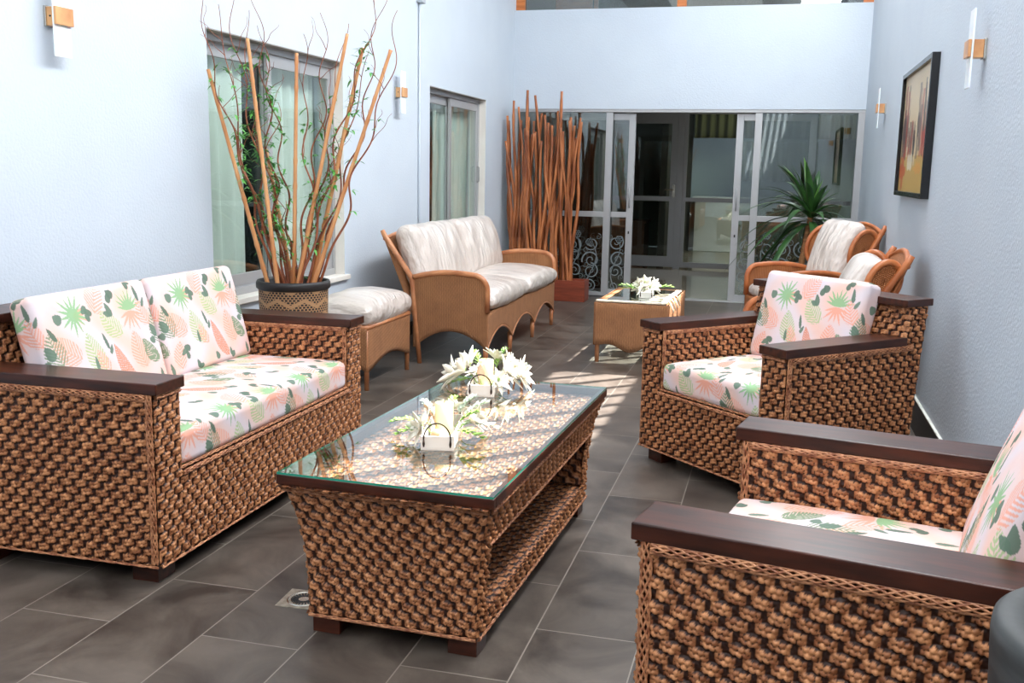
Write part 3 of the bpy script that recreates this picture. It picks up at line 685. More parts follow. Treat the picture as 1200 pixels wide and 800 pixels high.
# shelf top (rows across the table) and top under the glass
weave_patch(body, lambda U, V: np.stack([(1-2*V)*.28, (2*U-1)*.64, np.full(U.shape, .125)], -1), 1.28, .56, .0042, flip=True)
weave_patch(body, lambda U, V: np.stack([(1-2*V)*.325, (2*U-1)*.775, np.full(U.shape, z1+.006)], -1), 1.55, .65, .0036, flip=True)
weave_patch(body, lambda U, V: np.stack([(1-2*V)*.28, (2*U-1)*.64, np.full(U.shape, .345)], -1), 1.28, .56, .008)
body.build('woven_body', hy_m, ct, smooth=True)
tr = MB(); hx_, hy_ = prof(z1); bx_, by_ = prof(z0)
for sg in (-1, 1):
    braid_strip(tr, (-hx_, sg*hy_, z1-.006), (hx_, sg*hy_, z1-.006), (0, sg, 0), width=.022)
    braid_strip(tr, (sg*hx_, -hy_, z1-.006), (sg*hx_, hy_, z1-.006), (sg, 0, 0), width=.022)
    braid_strip(tr, (-bx_, sg*by_, z0), (bx_, sg*by_, z0), (0, sg, -.4), width=.014, strands=4)
    braid_strip(tr, (sg*bx_, -by_, z0), (sg*bx_, by_, z0), (sg, 0, -.4), width=.014, strands=4)
    mx_ = prof(.345)[0]; braid_strip(tr, (sg*mx_, -.66, .345), (sg*mx_, .66, .345), (sg, 0, -.4), width=.012, strands=3)
tr.build('cane_edging', rattan_m, ct, smooth=True)
b = MB(); ox, oy = hx_+.018, hy_+.018; zr0, zr1 = .484, .513; iw_ = .055
b.box(-ox, ox, -oy, -oy+iw_*.45, zr0, zr1); b.box(-ox, ox, oy-iw_*.45, oy, zr0, zr1); b.box(-ox, -ox+iw_*.45, -oy+iw_*.45, oy-iw_*.45, zr0, zr1); b.box(ox-iw_*.45, ox, -oy+iw_*.45, oy-iw_*.45, zr0, zr1)
b.build('wood_rim', wood_dark, ct, bevel=.002)
ZT_ = .520
g = MB(); gx, gy = ox-.002, oy-.002
g.add([(-gx, -gy, ZT_), (gx, -gy, ZT_), (gx, gy, ZT_), (-gx, gy, ZT_)], [(0, 1, 2, 3)])
go = g.build('glass_top', glass_table, ct)
g = MB(); V8 = [(x, y, z) for z in (.5135, ZT_-.0002) for y in (-gy, gy) for x in (-gx, gx)]
g.add(V8, [(0, 1, 5, 4), (2, 6, 7, 3), (0, 4, 6, 2), (1, 3, 7, 5)]); g.build('glass_edge', glass_edge, go); bpy.data.objects['glass_edge']['label'] = 'green polished edge of the glass'
for x in (-.22, .22):
    for y in (-.635, .635):
        a = MB(); a.box(x-.045, x+.045, y-.045, y+.045, 0, .068); a.build('foot', wood_dark, ct, bevel=.003)

# ------------------------------------------------------------------ table flowers
white_wood = mat('white_painted_wood', col(196, 191, 183), rough=.5)
wax = mat('ivory_wax', col(232, 216, 168), rough=.45); P(wax).inputs['Subsurface Weight'].default_value = .2
petal = noise_mix(mat('white_petal', rough=.5), col(205, 200, 184), col(226, 222, 208), scale=20)
leafg = noise_mix(mat('light_green_leaf', rough=.5), col(92, 132, 50), col(140, 172, 84), scale=20)
sageg = noise_mix(mat('sage_leaf', rough=.6), col(150, 166, 144), col(186, 196, 176), scale=20)
palebrown = mat('dried_brown', col(176, 140, 104), rough=.7)
iron = mat('dark_iron', col(38, 26, 20), rough=.4, metal=.6)
def leaf_blade(mb, base, d, length, width, droop=.3, up=(0, 0, 1), n=7, fold=.15):
    base = np.array(base, float); d = np.array(d, float); d /= np.linalg.norm(d); s_ = np.cross(d, up); s_ /= np.linalg.norm(s_)+1e-9; upv = np.cross(s_, d)
    t = np.linspace(0, 1, n); c = base+d*length*t[:, None]+np.array([0, 0, -1.])*(droop*length*t**2)[:, None]
    w_ = width/2*np.sin(PI*(t*.93+.07)**.8)**.9; w_[-1] = .0004
    Lf = c-s_*w_[:, None]+upv*(fold*w_)[:, None]; Rt = c+s_*w_[:, None]+upv*(fold*w_)[:, None]
    mb.grid(np.stack([Lf, c, Rt], 0))
def where(dx, dy, dz):
    side = 'right' if dx > .25 else 'left' if dx < -.25 else 'centre'
    dep = 'back ' if dy > .25 else 'front ' if dy < -.15 else ''
    return dep+side+(', upright' if dz > .85 else ', spreading low' if dz < .4 else '')
def tray_set(cx, cy, rz, desc, seed, zt=ZT_, scale=1.0, candle=True, wide=1.0):
    rs = random.Random(seed); S = scale
    def W(x, y, z): a = rz; return (cx+S*(x*math.cos(a)-y*math.sin(a)), cy+S*(x*math.sin(a)+y*math.cos(a)), zt+S*z)
    t = empty('flower_tray', 'white wooden tray with iron handles, %s' % desc, 'tray', (cx, cy, zt), rz)
    t.scale = (S, S, S)
    b = MB(); hw_, hl, hh, th = .053, .15, .046, .006
    b.box(-hw_, hw_, -hl, hl, .0, .006)
    for sg in (-1, 1):
        b.box(-hw_, hw_, sg*hl-(th if sg > 0 else 0), sg*hl+(th if sg < 0 else 0), .006, hh); b.box(sg*hw_-(th if sg > 0 else 0), sg*hw_+(th if sg < 0 else 0), -hl+th, hl-th, .006, hh)
    b.build('tray_box', white_wood, t, bevel=.001)
    for sg in (-1, 1):
        h = MB(); an = np.linspace(-.18, PI+.18, 22); yy = sg*(hl+.005)
        h.tube([( .043*math.cos(a), yy, .038+.052*max(math.sin(a), -.3)*1.0) for a in an], .0024, 8)
        for xx in (-.0425, .0425): h.tube([(xx, yy, .012), (xx, yy, .022), (xx, yy, .034)], [.0025, .0042, .0026], 8)
        h.build('handle', iron, t, smooth=True)
    if candle:
        c = MB(); c.lathe([(0, 0), (.030*S, 0), (.031*S, .002), (.031*S, .108*S), (.029*S, .110*S), (.020*S, .106*S), (0, .105*S)], W(0, .03, .007), 28)
        co = c.build('pillar_candle', wax, smooth=True); tag(co, 'ivory pillar candle standing in the %s' % ('nearer tray' if seed == 1 else 'farther tray') + ' on the coffee table', 'candle')
        w_ = MB(); w_.tube([W(0, .03, .11), W(.001, .03, .118), W(.003, .031, .124)], .0011, 5); w_.build('wick', black_m, co)
    return t, W
def flower(name, label, base, d, rad, m, npet=7, group=None, stem=None, pet_w=.35, centre=True):
    b = MB(); d = np.array(d, float); d /= np.linalg.norm(d); a = np.cross(d, (0.3, .2, 1)); a /= np.linalg.norm(a); c = np.cross(d, a)
    for lay, (k, op) in enumerate(((1., .55), (.72, 1.1))):
        for i in range(npet):
            an = 2*PI*(i+.5*lay)/npet; dd = (math.cos(an)*a+math.sin(an)*c)+op*d
            leaf_blade(b, base, dd, rad*k, rad*pet_w, droop=.12, up=tuple(d), fold=.3)
    o = b.build(name, m, smooth=True, solid=.0008); tag(o, label, 'flower', group)
    if centre:
        q = MB(); bb = np.array(base)
        q.lathe([(0, 0), (.006, .002), (.007, .008), (.004, .013), (0, .014)], bb+d*.004, 10); q.build('stamens', leafg if centre == 1 else palebrown, o, smooth=True)
    if stem is not None:
        s_ = MB(); s_.tube([stem, (np.array(stem)+base)/2+np.array([0, 0, .01]), base], .0018, 6); s_.build('stem', leafg, o, smooth=True)
    return o
def sprig(label, base, d, length, m, n=9, lw=.010, ll=.035, group=None, droop=.3):
    b = MB(); base = np.array(base, float); d = np.array(d, float); d /= np.linalg.norm(d)
    t = np.linspace(0, 1, 10); c = base+d*length*t[:, None]-np.array([0, 0, 1.])*(droop*length*t**2)[:, None]
    b.tube(c, np.linspace(.0017, .0006, 10), 5)
    sd_ = np.cross(d, (0, 0, 1)); sd_ /= np.linalg.norm(sd_)+1e-9
    for i in range(n):
        k = .25+.75*i/(n-1); p = base+d*length*k-np.array([0, 0, 1.])*(droop*length*k*k)
        for sg in (-1, 1):
            leaf_blade(b, p, d*.7+sg*sd_*(.9-.4*k)+np.array([0, 0, .25*math.sin(i*2.1)]), ll*(1.15-.5*k), lw, droop=.1, n=5)
    leaf_blade(b, c[-1], d, ll*.7, lw, n=5)
    return tag(b.build('leaf_sprig', m, smooth=True, solid=.0006), label, 'foliage', group)
# nearer tray
t1, W = tray_set(-1.035, 3.05, R(12), 'the nearer one on the coffee table', 1)
g1 = 'sprigs in the nearer tray'
for (x, y, z), d, ln, m, ll, lw in (((-.04, .02, .04), (-1, .1, .35), .15, leafg, .03, .012), ((-.045, -.03, .04), (-1, -.6, .3), .10, leafg, .03, .014), ((.04, 0, .04), (.7, .1, .9), .12, leafg, .03, .010),
                                    ((-.03, .05, .04), (-.6, .4, 1.1), .12, sageg, .03, .012), ((-.02, .0, .04), (-.5, 0, 1.2), .11, palebrown, .02, .005), ((.045, .06, .04), (.8, .3, 1.1), .15, sageg, .035, .012),
                                    ((.03, .09, .04), (.5, .6, 1.2), .14, sageg, .035, .012), ((.045, .03, .04), (1, .2, .35), .13, sageg, .035, .014), ((.045, -.05, .04), (1, -.2, .3), .10, leafg, .035, .016), ((.0, .1, .04), (0, .8, 1), .13, leafg, .03, .010)):
    nm = {id(leafg): 'yellow green', id(sageg): 'pale sage', id(palebrown): 'dried brown'}[id(m)]
    sprig('%s leafy sprig at the %s of the nearer tray' % (nm, where(*d)), W(x, y, z), d, ln, m, ll=ll, lw=lw, group=nm+' sprigs in the nearer tray', droop=.35)
for i, (x, y, z, d, rr) in enumerate(((-.06, -.06, .05, (-1, -1.2, .3), .07), (-.05, -.02, .06, (-.9, -.3, .8), .06), (.09, .03, .05, (1, .2, .8), .06), (.10, .10, .05, (1, .6, .5), .065), (.02, .13, .07, (.1, .8, 1), .055))):
    flower('white_lily', 'white lily bloom at the %s of the nearer tray' % where(*d), W(x, y, z), d, rr, petal, 6, group='lily blooms in the nearer tray', stem=W(x*.4, y*.6, .012), pet_w=.42)
b = MB(); b.lathe([(0, 0), (.010, .002), (.017, .012), (.016, .024), (.008, .032), (0, .034)], W(-.012, -.085, .02), 14); tag(b.build('seed_pod', palebrown, smooth=True), 'round dried seed pod in the front of the nearer tray', 'seed pod')
b = MB(); b.lathe([(0, 0), (.010, .002), (.016, .010), (.014, .022), (0, .030)], W(.014, -.095, .02), 14); tag(b.build('shell', petal, smooth=True), 'white round shell in the front of the nearer tray', 'shell')
# farther tray
t2, W = tray_set(-1.12, 3.83, R(10), 'the farther one on the coffee table', 2)
for i, (x, y, z, d, rr) in enumerate(((-.08, .0, .07, (-1, 0, .5), .10), (-.07, .07, .08, (-1, .4, .7), .10), (-.12, .02, .05, (-1, .1, .25), .10), (.08, .0, .07, (1, -.1, .6), .10), (.09, .08, .08, (.9, .3, .8), .10), (.13, .02, .06, (1, 0, .3), .10), (.03, .12, .10, (.2, .5, 1), .08), (-.03, -.02, .07, (-.5, -.4, 1), .06), (.06, -.07, .05, (.8, -.8, .5), .07))):
    flower('white_lily', 'large white lily bloom at the %s of the farther tray' % where(*d), W(x, y, z), d, rr, petal, 7, group='lily blooms in the farther tray', stem=W(x*.3, y*.6, .012), pet_w=.34)
for (x, y, z), d, ln, m in (((-.04, .0, .04), (-1, -.2, .1), .10, leafg), ((-.02, .09, .05), (-.5, .5, 1), .14, leafg), ((.03, .08, .05), (.2, .5, 1), .15, leafg), ((.04, .05, .05), (1, .5, .8), .14, sageg)):
    nm = 'yellow green' if m is leafg else 'pale sage'
    sprig('%s leafy sprig at the %s of the farther tray' % (nm, where(*d)), W(x, y, z), d, ln, m, group=nm+' sprigs in the farther tray')
for x, y, r_ in ((-.020, -.10, .016), (.012, -.11, .014)):
    b = MB(); b.lathe([(0, 0), (r_*.6, .002), (r_, .012), (r_*.9, .022), (0, .03)], W(x, y, .012), 14); tag(b.build('seed_pod', palebrown, smooth=True), '%s dried seed pod in the front of the farther tray' % ('left' if x < 0 else 'right'), 'seed pod', 'seed pods in the farther tray')
b = MB(); leaf_blade(b, W(-.01, -.05, .05), (0, -.2, 1), .07, .035, droop=0, up=(0, 1, 0)); tag(b.build('dried_leaf', mat('beige_dry_leaf', col(214, 180, 150), rough=.6), smooth=True, solid=.001), 'beige dried leaf standing in front of the farther candle', 'leaf')

# ------------------------------------------------------------------ fine wicker furniture
wick_m = mat('honey_wicker', rough=.5, spec=.4)
def _wick(m, c1, c2, rib=.0125):
    uv = N(m, 'ShaderNodeUVMap', uv_map='uv'); sp_ = N(m, 'ShaderNodeSeparateXYZ'); L(m, uv, 'UV', sp_, 'Vector')
    def wv(out, pitch, ph=None):
        a = N(m, 'ShaderNodeMath', operation='MULTIPLY'); a.inputs[1].default_value = 2*PI/pitch; L(m, sp_, out, a, 0)
        if ph is not None: b_ = N(m, 'ShaderNodeMath', operation='ADD'); L(m, a, 0, b_, 0); L(m, ph, 0, b_, 1); a = b_
        c = N(m, 'ShaderNodeMath', operation='SINE'); L(m, a, 0, c, 0); return c
    sx_ = wv('X', rib*2); sy2 = wv('Y', .0075)
    pr_ = N(m, 'ShaderNodeMath', operation='MULTIPLY'); L(m, sx_, 0, pr_, 0); L(m, sy2, 0, pr_, 1)
    ab = N(m, 'ShaderNodeMath', operation='ABSOLUTE'); L(m, sx_, 0, ab, 0)
    hs = N(m, 'ShaderNodeMath', operation='MULTIPLY_ADD'); L(m, ab, 0, hs, 0); hs.inputs[1].default_value = 1.1; L(m, pr_, 0, hs, 2)
    b_ = N(m, 'ShaderNodeBump'); b_.inputs['Strength'].default_value = .9; b_.inputs['Distance'].default_value = .004; L(m, hs, 0, b_, 'Height'); L(m, b_, 'Normal', P(m), 'Normal')
    tc = N(m, 'ShaderNodeTexCoord'); nz = N(m, 'ShaderNodeTexNoise'); nz.inputs['Scale'].default_value = 14; nz.inputs['Detail'].default_value = 5; L(m, tc, 'Object', nz, 'Vector')
    mr = N(m, 'ShaderNodeMapRange'); mr.inputs['From Min'].default_value = -1; mr.inputs['From Max'].default_value = 2.1; L(m, hs, 0, mr, 'Value')
    ad = N(m, 'ShaderNodeMath', operation='MULTIPLY_ADD'); L(m, nz, 'Fac', ad, 0); ad.inputs[1].default_value = .6
    sb = N(m, 'ShaderNodeMath', operation='SUBTRACT'); L(m, mr, 'Result', sb, 0); sb.inputs[1].default_value = .25; L(m, sb, 0, ad, 2)
    rp = N(m, 'ShaderNodeValToRGB'); rp.color_ramp.elements[0].color = c1; rp.color_ramp.elements[1].color = c2; rp.color_ramp.elements[0].position = .05; rp.color_ramp.elements[1].position = .8
    L(m, ad, 0, rp, 'Fac'); L(m, rp, 'Color', P(m), 'Base Color')
_wick(wick_m, col(120, 72, 42), col(198, 138, 92))
wick2_m = mat('amber_wicker', rough=.5, spec=.4); _wick(wick2_m, col(112, 58, 28), col(190, 118, 66))
cane_m = noise_mix(mat('bent_cane', rough=.35, spec=.5), col(164, 100, 62), col(198, 134, 90), scale=8)
cane2_m = noise_mix(mat('amber_bent_cane', rough=.35, spec=.5), col(156, 84, 44), col(190, 112, 62), scale=8)
plastic_m = mat('white_fabric_under_film', rough=.35, spec=.5, coat=.5)
noise_mix(plastic_m, col(204, 191, 182), col(226, 215, 206), scale=5, bump=.9, bscale=11, bdist=.05, stretch=(.5, 1.6, 1)); P(plastic_m).inputs['Coat Roughness'].default_value = .12

def panel(mb, lo, hi, nu=48, nv=12, Lu=1., Lv=None):
    """sheet between curve lo(u) and hi(u); uv in metres"""
    u = np.linspace(0, 1, nu); A_ = np.array([lo(x) for x in u], float); B_ = np.array([hi(x) for x in u], float)
    v = np.linspace(0, 1, nv)[:, None, None]; Pt = A_[None]*(1-v)+B_[None]*v
    d = np.concatenate([[0], np.cumsum(np.linalg.norm(np.diff((A_+B_)/2, axis=0), axis=1))])
    h = np.linalg.norm(B_-A_, axis=1)
    UV = np.stack([np.broadcast_to(d[None], Pt.shape[:2]), v[..., 0]*h[None]+A_[None, :, 2]], -1)
    mb.grid(Pt, uv=UV)
def white_cushion(name, label, sx, sy, sz, loc, M3, seed, group=None, puff=.03, wr=.006, r=None, matl=None):
    b = MB()
    for Pn, flip, ax, sg, Q in cushion_arrays(sx, sy, sz, r or sz*.42, .014, puff, wr, seed, pinch=.35): b.grid(Pn, flip=flip)
    o = b.build(name, matl or plastic_m, smooth=True); o.matrix_world = Matrix.Translation(loc) @ M3.to_4x4()
    return tag(o, label, 'cushion', group)

def wicker_seat(name, label, cat, Wd, Dp, loc, rotz, legs, wm, cm, wings=False, back_h=.95, arm_h=.66, seat_h=.40, wr_=.12):
    t = empty(name, label, cat, loc, rotz); h = Wd/2
    xbk = Dp-.12; xt = Dp+.14            # back foot, back top
    # side panels with rolled arm front and scalloped skirt
    def armtop(s):  # s 0 front .. 1 back : returns x,z
        if s < .30:
            a = s/.30*PI/2; return (.10-.10*math.cos(a), arm_h-.11+.11*math.sin(a)) 
        k = (s-.30)/.70; return (.10+(xbk+.02-.10)*k, arm_h+.018*math.sin(PI*k)-.035*k*k)
    for sg in (1, -1):
        y = sg*h
        b = MB()
        panel(b, lambda s: (armtop(s)[0]+(.0), y+sg*.0, .12+.13*math.sin(PI*min(1, armtop(s)[0]/xbk))**.8), lambda s: (armtop(s)[0], y+sg*.02*math.sin(PI*s), armtop(s)[1]), 40, 14)
        b.build('side_panel', wm, t, smooth=True, solid=.018)
        c = MB(); pts = [(.0, y, .40), (0, y, arm_h-.13)]+[(armtop(s)[0], y+sg*.02*math.sin(PI*s), armtop(s)[1]+.004) for s in np.linspace(.02, 1, 26)]
        c.tube(pts, .021, 10); c.build('arm_rail', cm, t, smooth=True)
        c = MB(); pts = [(xbk-.03, y, .0), (xbk, y, .3), (xbk+.03, y, .62), (xt-.02, y, back_h-.03), (xt, y, back_h+.01)]
        c.tube(pts, [.017, .02, .021, .02, .017], 10); c.build('back_post', cm, t, smooth=True)
    # back panel with curved crest
    def crest(s): return back_h-.05+(.035*abs(math.sin(2*PI*s)) if not wings else .06*math.sin(PI*s))
    b = MB(); panel(b, lambda s: (xbk, -h+Wd*s, .30), lambda s: (xt-.02+.03*math.sin(PI*s), -h+Wd*s, crest(s)), 40, 16); b.build('back_panel', wm, t, smooth=True, solid=.014)
    c = MB(); c.tube([(xt-.02+.03*math.sin(PI*s), -h+Wd*s, crest(s)) for s in np.linspace(0, 1, 34)], .016, 8); c.build('crest_rail', cm, t, smooth=True)
    # seat deck and front skirt with arches between the legs
    b = MB(); b.box(.01, xbk, -h+.01, h-.01, seat_h-.03, seat_h-.008); b.build('seat_deck', wm, t)
    ys = [-h]+list(legs)+[h] if False else sorted(legs)
    def lowz(y):
        for a_, c_ in zip(ys[:-1], ys[1:]):
            if a_ <= y <= c_: k = (y-a_)/(c_-a_); return .125+min(.13, (c_-a_)*.22)*math.sin(PI*k)**.7
        return .125
    b = MB(); panel(b, lambda s: (0, -h+Wd*s, lowz(-h+Wd*s)), lambda s: (0, -h+Wd*s, seat_h), 110, 8); b.build('front_skirt', wm, t, smooth=True, solid=.016)
    c = MB(); c.tube([(-.004, -h+Wd*s, lowz(-h+Wd*s)) for s in np.linspace(0, 1, 120)], .009, 6); c.build('skirt_edge', cm, t, smooth=True)
    for y in ys:
        yy = min(max(y, -h+.015), h-.015)
        c = MB(); c.tube([(.012, yy, .16), (.012, yy, .0)], [.021, .016], 10); c.build('leg', cm, t, smooth=True)
    if wings:
        for sg in (1, -1):
            y = sg*h; cx, cz = xt-.05-wr_, back_h-.02-wr_*1.45
            an = np.linspace(0, 2*PI, 40)
            ring = lambda a: (cx+wr_*math.cos(a)+.25*wr_*math.sin(a), y+sg*.03*(-math.cos(a)), cz+wr_*1.35*math.sin(a))
            b = MB(); b.grid(np.array([[tuple(np.array((cx, y, cz))*(1-k)+np.array(ring(a))*k) for a in an] for k in (0.02, .35, .7, 1)]), uv=np.array([[(cx+wr_*k*math.cos(a), cz+wr_*k*math.sin(a)) for a in an] for k in (0.02, .35, .7, 1)])); b.build('wing', wm, t, smooth=True, solid=.014)
            c = MB(); c.tube([ring(a) for a in an], .019, 8, cap=False); c.build('wing_rim', cm, t, smooth=True)
    return t

ws = wicker_seat('wicker_sofa', 'honey wicker sofa with wrapped white cushions against the left wall', 'sofa', 2.18, .66, (-1.97, 7.86, 0), PI, [-1.09, -.34, .40, 1.09], wick_m, cane_m)
A_ = PI
for i, (y, w_) in enumerate(((-.55, 1.06), (.53, 1.06))):
    lb = ('farther', 'nearer')[i]
    white_cushion('seat_cushion', 'white film wrapped seat cushion at the %s end of the wicker sofa' % lb, .66, w_, .12, seat_world(ws, .285, y, .475), rot3(A_, 0), 3+i)
    white_cushion('back_cushion', 'white film wrapped back cushion at the %s end of the wicker sofa' % lb, .50, w_-.04, .15, seat_world(ws, .60, y, .755), rot3(A_, R(72)), 8+i, puff=.035, wr=.009)

# ottoman
ot = empty('wicker_ottoman', 'wicker ottoman with a wrapped white pad beside the wicker sofa', 'ottoman', (-2.47, 6.15, 0), PI)
h = .37; dp = .42
def sc(k, d=.07): return .12+d*math.sin(PI*k)**1.2
for a_, b_ in (((0, -h), (0, h)), ((0, h), (dp, h)), ((dp, h), (dp, -h)), ((dp, -h), (0, -h))):
    m = MB(); panel(m, lambda s: (a_[0]+(b_[0]-a_[0])*s, a_[1]+(b_[1]-a_[1])*s, sc(s)), lambda s: (a_[0]+(b_[0]-a_[0])*s, a_[1]+(b_[1]-a_[1])*s, .40), 40, 8); m.build('side_panel', wick_m, ot, smooth=True, solid=.016)
for x in (.01, dp-.01):
    for y in (-h+.01, h-.01): c = MB(); c.tube([(x, y, .40), (x, y, 0)], [.019, .016], 10); c.build('leg', cane_m, ot, smooth=True)
c = MB(); c.tube([(0, -h, .405), (0, h, .405), (dp, h, .405), (dp, -h, .405), (0, -h, .405)], .016, 8); c.build('top_rail', cane_m, ot, smooth=True)
c = MB(); c.box(0, dp, -h, h, .395, .405); c.build('top_deck', wick_m, ot)
c = MB(); c.tube([(dp+.0, -h, .405)]+[(dp, -h+2*h*s, .405+.09*math.sin(PI*s)**.5) for s in np.linspace(.05, .95, 14)]+[(dp, h, .405)], .014, 8); c.build('back_hoop', cane_m, ot, smooth=True)
white_cushion('ottoman_pad', 'white film wrapped pad lying on the wicker ottoman', .44, .78, .13, (-2.66, 6.15, .482), rot3(PI, 0), 21, puff=.03)

# small wicker table with flowers
wt = empty('wicker_table', 'small honey wicker table with inset glass top in front of the back doors', 'table', (-1.0, 7.80, 0), R(-1))
hx_, hy_, zt_ = .27, .53, .45
for i, (a_, b_) in enumerate((((-hx_, -hy_), (hx_, -hy_)), ((hx_, -hy_), (hx_, hy_)), ((hx_, hy_), (-hx_, hy_)), ((-hx_, hy_), (-hx_, -hy_)))):
    def low(s): return .13+(-.045*math.sin(PI*s)**2+.03*math.sin(2*PI*min(s, 1-s)*1)**2)
    m = MB(); panel(m, lambda s: (a_[0]+(b_[0]-a_[0])*s, a_[1]+(b_[1]-a_[1])*s, low(s)), lambda s: (a_[0]+(b_[0]-a_[0])*s, a_[1]+(b_[1]-a_[1])*s, zt_), 50, 8); m.build('apron', wick_m, wt, smooth=True, solid=.018)
m = MB(); m.box(-hx_, hx_, -hy_, -hy_+.07, zt_-.01, zt_); m.box(-hx_, hx_, hy_-.07, hy_, zt_-.01, zt_); m.box(-hx_, -hx_+.05, -hy_+.07, hy_-.07, zt_-.01, zt_); m.box(hx_-.05, hx_, -hy_+.07, hy_-.07, zt_-.01, zt_); m.build('woven_rim', wick_m, wt)
for x in (-hx_+.02, hx_-.02):
    for y in (-hy_+.02, hy_-.02): c = MB(); c.tube([(x, y, .44), (x, y, 0)], [.021, .016], 10); c.build('leg', cane_m, wt, smooth=True)
m = MB(); m.box(-hx_+.05, hx_-.05, -hy_+.07, hy_-.07, zt_-.004, zt_+.002); m.build('glass_top', glass_table, wt)
# pale knotted runner draped along two sides
cl = MB(); cream = noise_mix(mat('cream_cotton', rough=.8), col(206, 192, 168), col(228, 218, 200), scale=40, bump=.5, bscale=60, bdist=.004)
for k in range(3):
    s = np.linspace(0, 1, 30); o_ = .016*k
    pts = [(-hx_+.0+(2*hx_-.03)*x, -hy_+.015+o_+.004*math.sin(x*30), zt_+.007) for x in s]+[(hx_-.02-o_-.01*math.sin(5*x), -hy_+.03+(2*hy_-.2)*x, zt_+.008) for x in s[1:]]
    cl.tube(pts, .0075, 7)
for k in range(4):
    s = np.linspace(0, 1, 12); y0 = -hy_+.1+.14*k
    cl.tube([(hx_-.17+.20*x, y0+.05*math.sin(x*3), zt_+.006+.008*math.sin(x*PI) if x < .86 else zt_+.006-(x-.86)*.5) for x in s], .006, 6)
o = cl.build('knotted_runner', cream, smooth=True); o.location = (-1.0, 7.80, .003); o.rotation_euler[2] = R(-1); tag(o, 'cream knotted rope runner draped over the small wicker table', 'runner')
t3, W = tray_set(-.97, 7.78, R(8), 'the one on the small wicker table', 3, zt=.4535, candle=False, scale=1.0)
for i in range(9):
    a = i*2*PI/9+.3; r_ = .05+.04*(i % 2)
    flower('white_lily', 'white lily bloom at the %s of the tray on the small wicker table' % where(math.cos(a), math.sin(a), .5), W(.06*math.cos(a), .09*math.sin(a), .055+.02*(i % 3)), (math.cos(a), math.sin(a), .45), .075, petal, 6, group='lily blooms on the small wicker table', stem=W(.03*math.cos(a), .05*math.sin(a), .012), pet_w=.4)
for x, y, dx, dy in ((-.05, 0, -1, .1), (-.04, -.05, -.9, -.6), (.05, .03, 1, .3)):
    sprig('green leafy sprig at the %s of the tray on the small wicker table' % where(dx, dy, .5), W(x, y, .05), (dx, dy, .5), .16, mat('mid_green_leaf', col(96, 130, 60), rough=.5) if x == -.05 else leafg, ll=.05, lw=.018, group='green sprigs on the small wicker table')

# wing chairs
wa = wicker_seat('wing_chair', 'amber wicker wing chair with plain white back cushion in front of the palm', 'armchair', .75, .68, (-.09, 8.32, 0), R(22), [-.375, .375], wick2_m, cane2_m, wings=True, back_h=1.02, arm_h=.65)
wb = wicker_seat('wing_chair', 'amber wicker wing chair directly behind the diagonal woven armchair', 'armchair', .74, .72, (-.16, 6.08, 0), R(1), [-.37, .37], wick2_m, cane2_m, wings=True, back_h=.98, arm_h=.63, wr_=.085)
for (t, lb, k) in ((wa, 'in the wing chair in front of the palm', 31), (wb, 'in the wing chair behind the diagonal armchair', 41)):
    rz = t.rotation_euler[2]
    white_cushion('seat_cushion', 'white film wrapped seat cushion '+lb, .58, .68, .10, seat_world(t, .29, 0, .455), rot3(rz, 0), k)
    bl, bx_, bz_ = (.58, .59, .775) if k == 31 else (.50, .63, .72)
    white_cushion('back_cushion', 'white back cushion '+lb, bl, .56, .14, seat_world(t, bx_, 0, bz_), rot3(rz, R(72)), k+1, puff=.03, wr=.008)

# ------------------------------------------------------------------ basket of bamboo and willow
bk_m = mat('zigzag_basket', rough=.6)
def _zig(m):
    uv = N(m, 'ShaderNodeUVMap', uv_map='uv'); s = N(m, 'ShaderNodeSeparateXYZ'); L(m, uv, 'UV', s, 'Vector')
    def M_(op, a=None, b_=None, c=None):
        n = N(m, 'ShaderNodeMath', operation=op)
        for i, x in enumerate((a, b_, c)):
            if x is None: continue
            if isinstance(x, (int, float)): n.inputs[i].default_value = x
            else: L(m, x[0], x[1], n, i)
        return (n, 0)
    U = (s, 'X'); V = (s, 'Y')
    tri = M_('PINGPONG', M_('MULTIPLY', U, 16.), 1.)                    # 8 zigzags
    z = M_('ADD', V, M_('MULTIPLY', tri, .035))
    fr = M_('FRACT', M_('MULTIPLY', z, 1/.075))
    band = M_('LESS_THAN', fr, .28)
    cu = M_('FRACT', M_('ADD', M_('MULTIPLY', U, 56.), M_('MULTIPLY', M_('FLOOR', M_('MULTIPLY', V, 1/.013)), .5)))
    chk = M_('LESS_THAN', cu, .68); chv = M_('LESS_THAN', M_('FRACT', M_('MULTIPLY', V, 1/.013)), .78)
    dark = M_('MULTIPLY', chk, chv); k = M_('MULTIPLY', dark, M_('SUBTRACT', 1., band))
    mx = N(m, 'ShaderNodeMixRGB'); L(m, k[0], 0, mx, 0); mx.inputs[1].default_value = col(170, 130, 92); mx.inputs[2].default_value = col(34, 26, 24); L(m, mx, 'Color', P(m), 'Base Color')
    b_ = N(m, 'ShaderNodeBump'); b_.inputs['Strength'].default_value = .6; b_.inputs['Distance'].default_value = .003; L(m, k[0], 0, b_, 'Height'); L(m, b_, 'Normal', P(m), 'Normal')
_zig(bk_m)
BX, BY, BZ = -2.60, 5.05, .78
bt = empty('basket_planter', 'tall round basket woven in black and tan zigzags with bamboo poles in it', 'basket', (BX, BY, 0))
b = MB(); b.lathe([(0, 0), (.15, 0), (.165, .05), (.185, .45), (.192, BZ-.04)], (0, 0, 0), 64); b.build('basket_body', bk_m, bt, smooth=True)
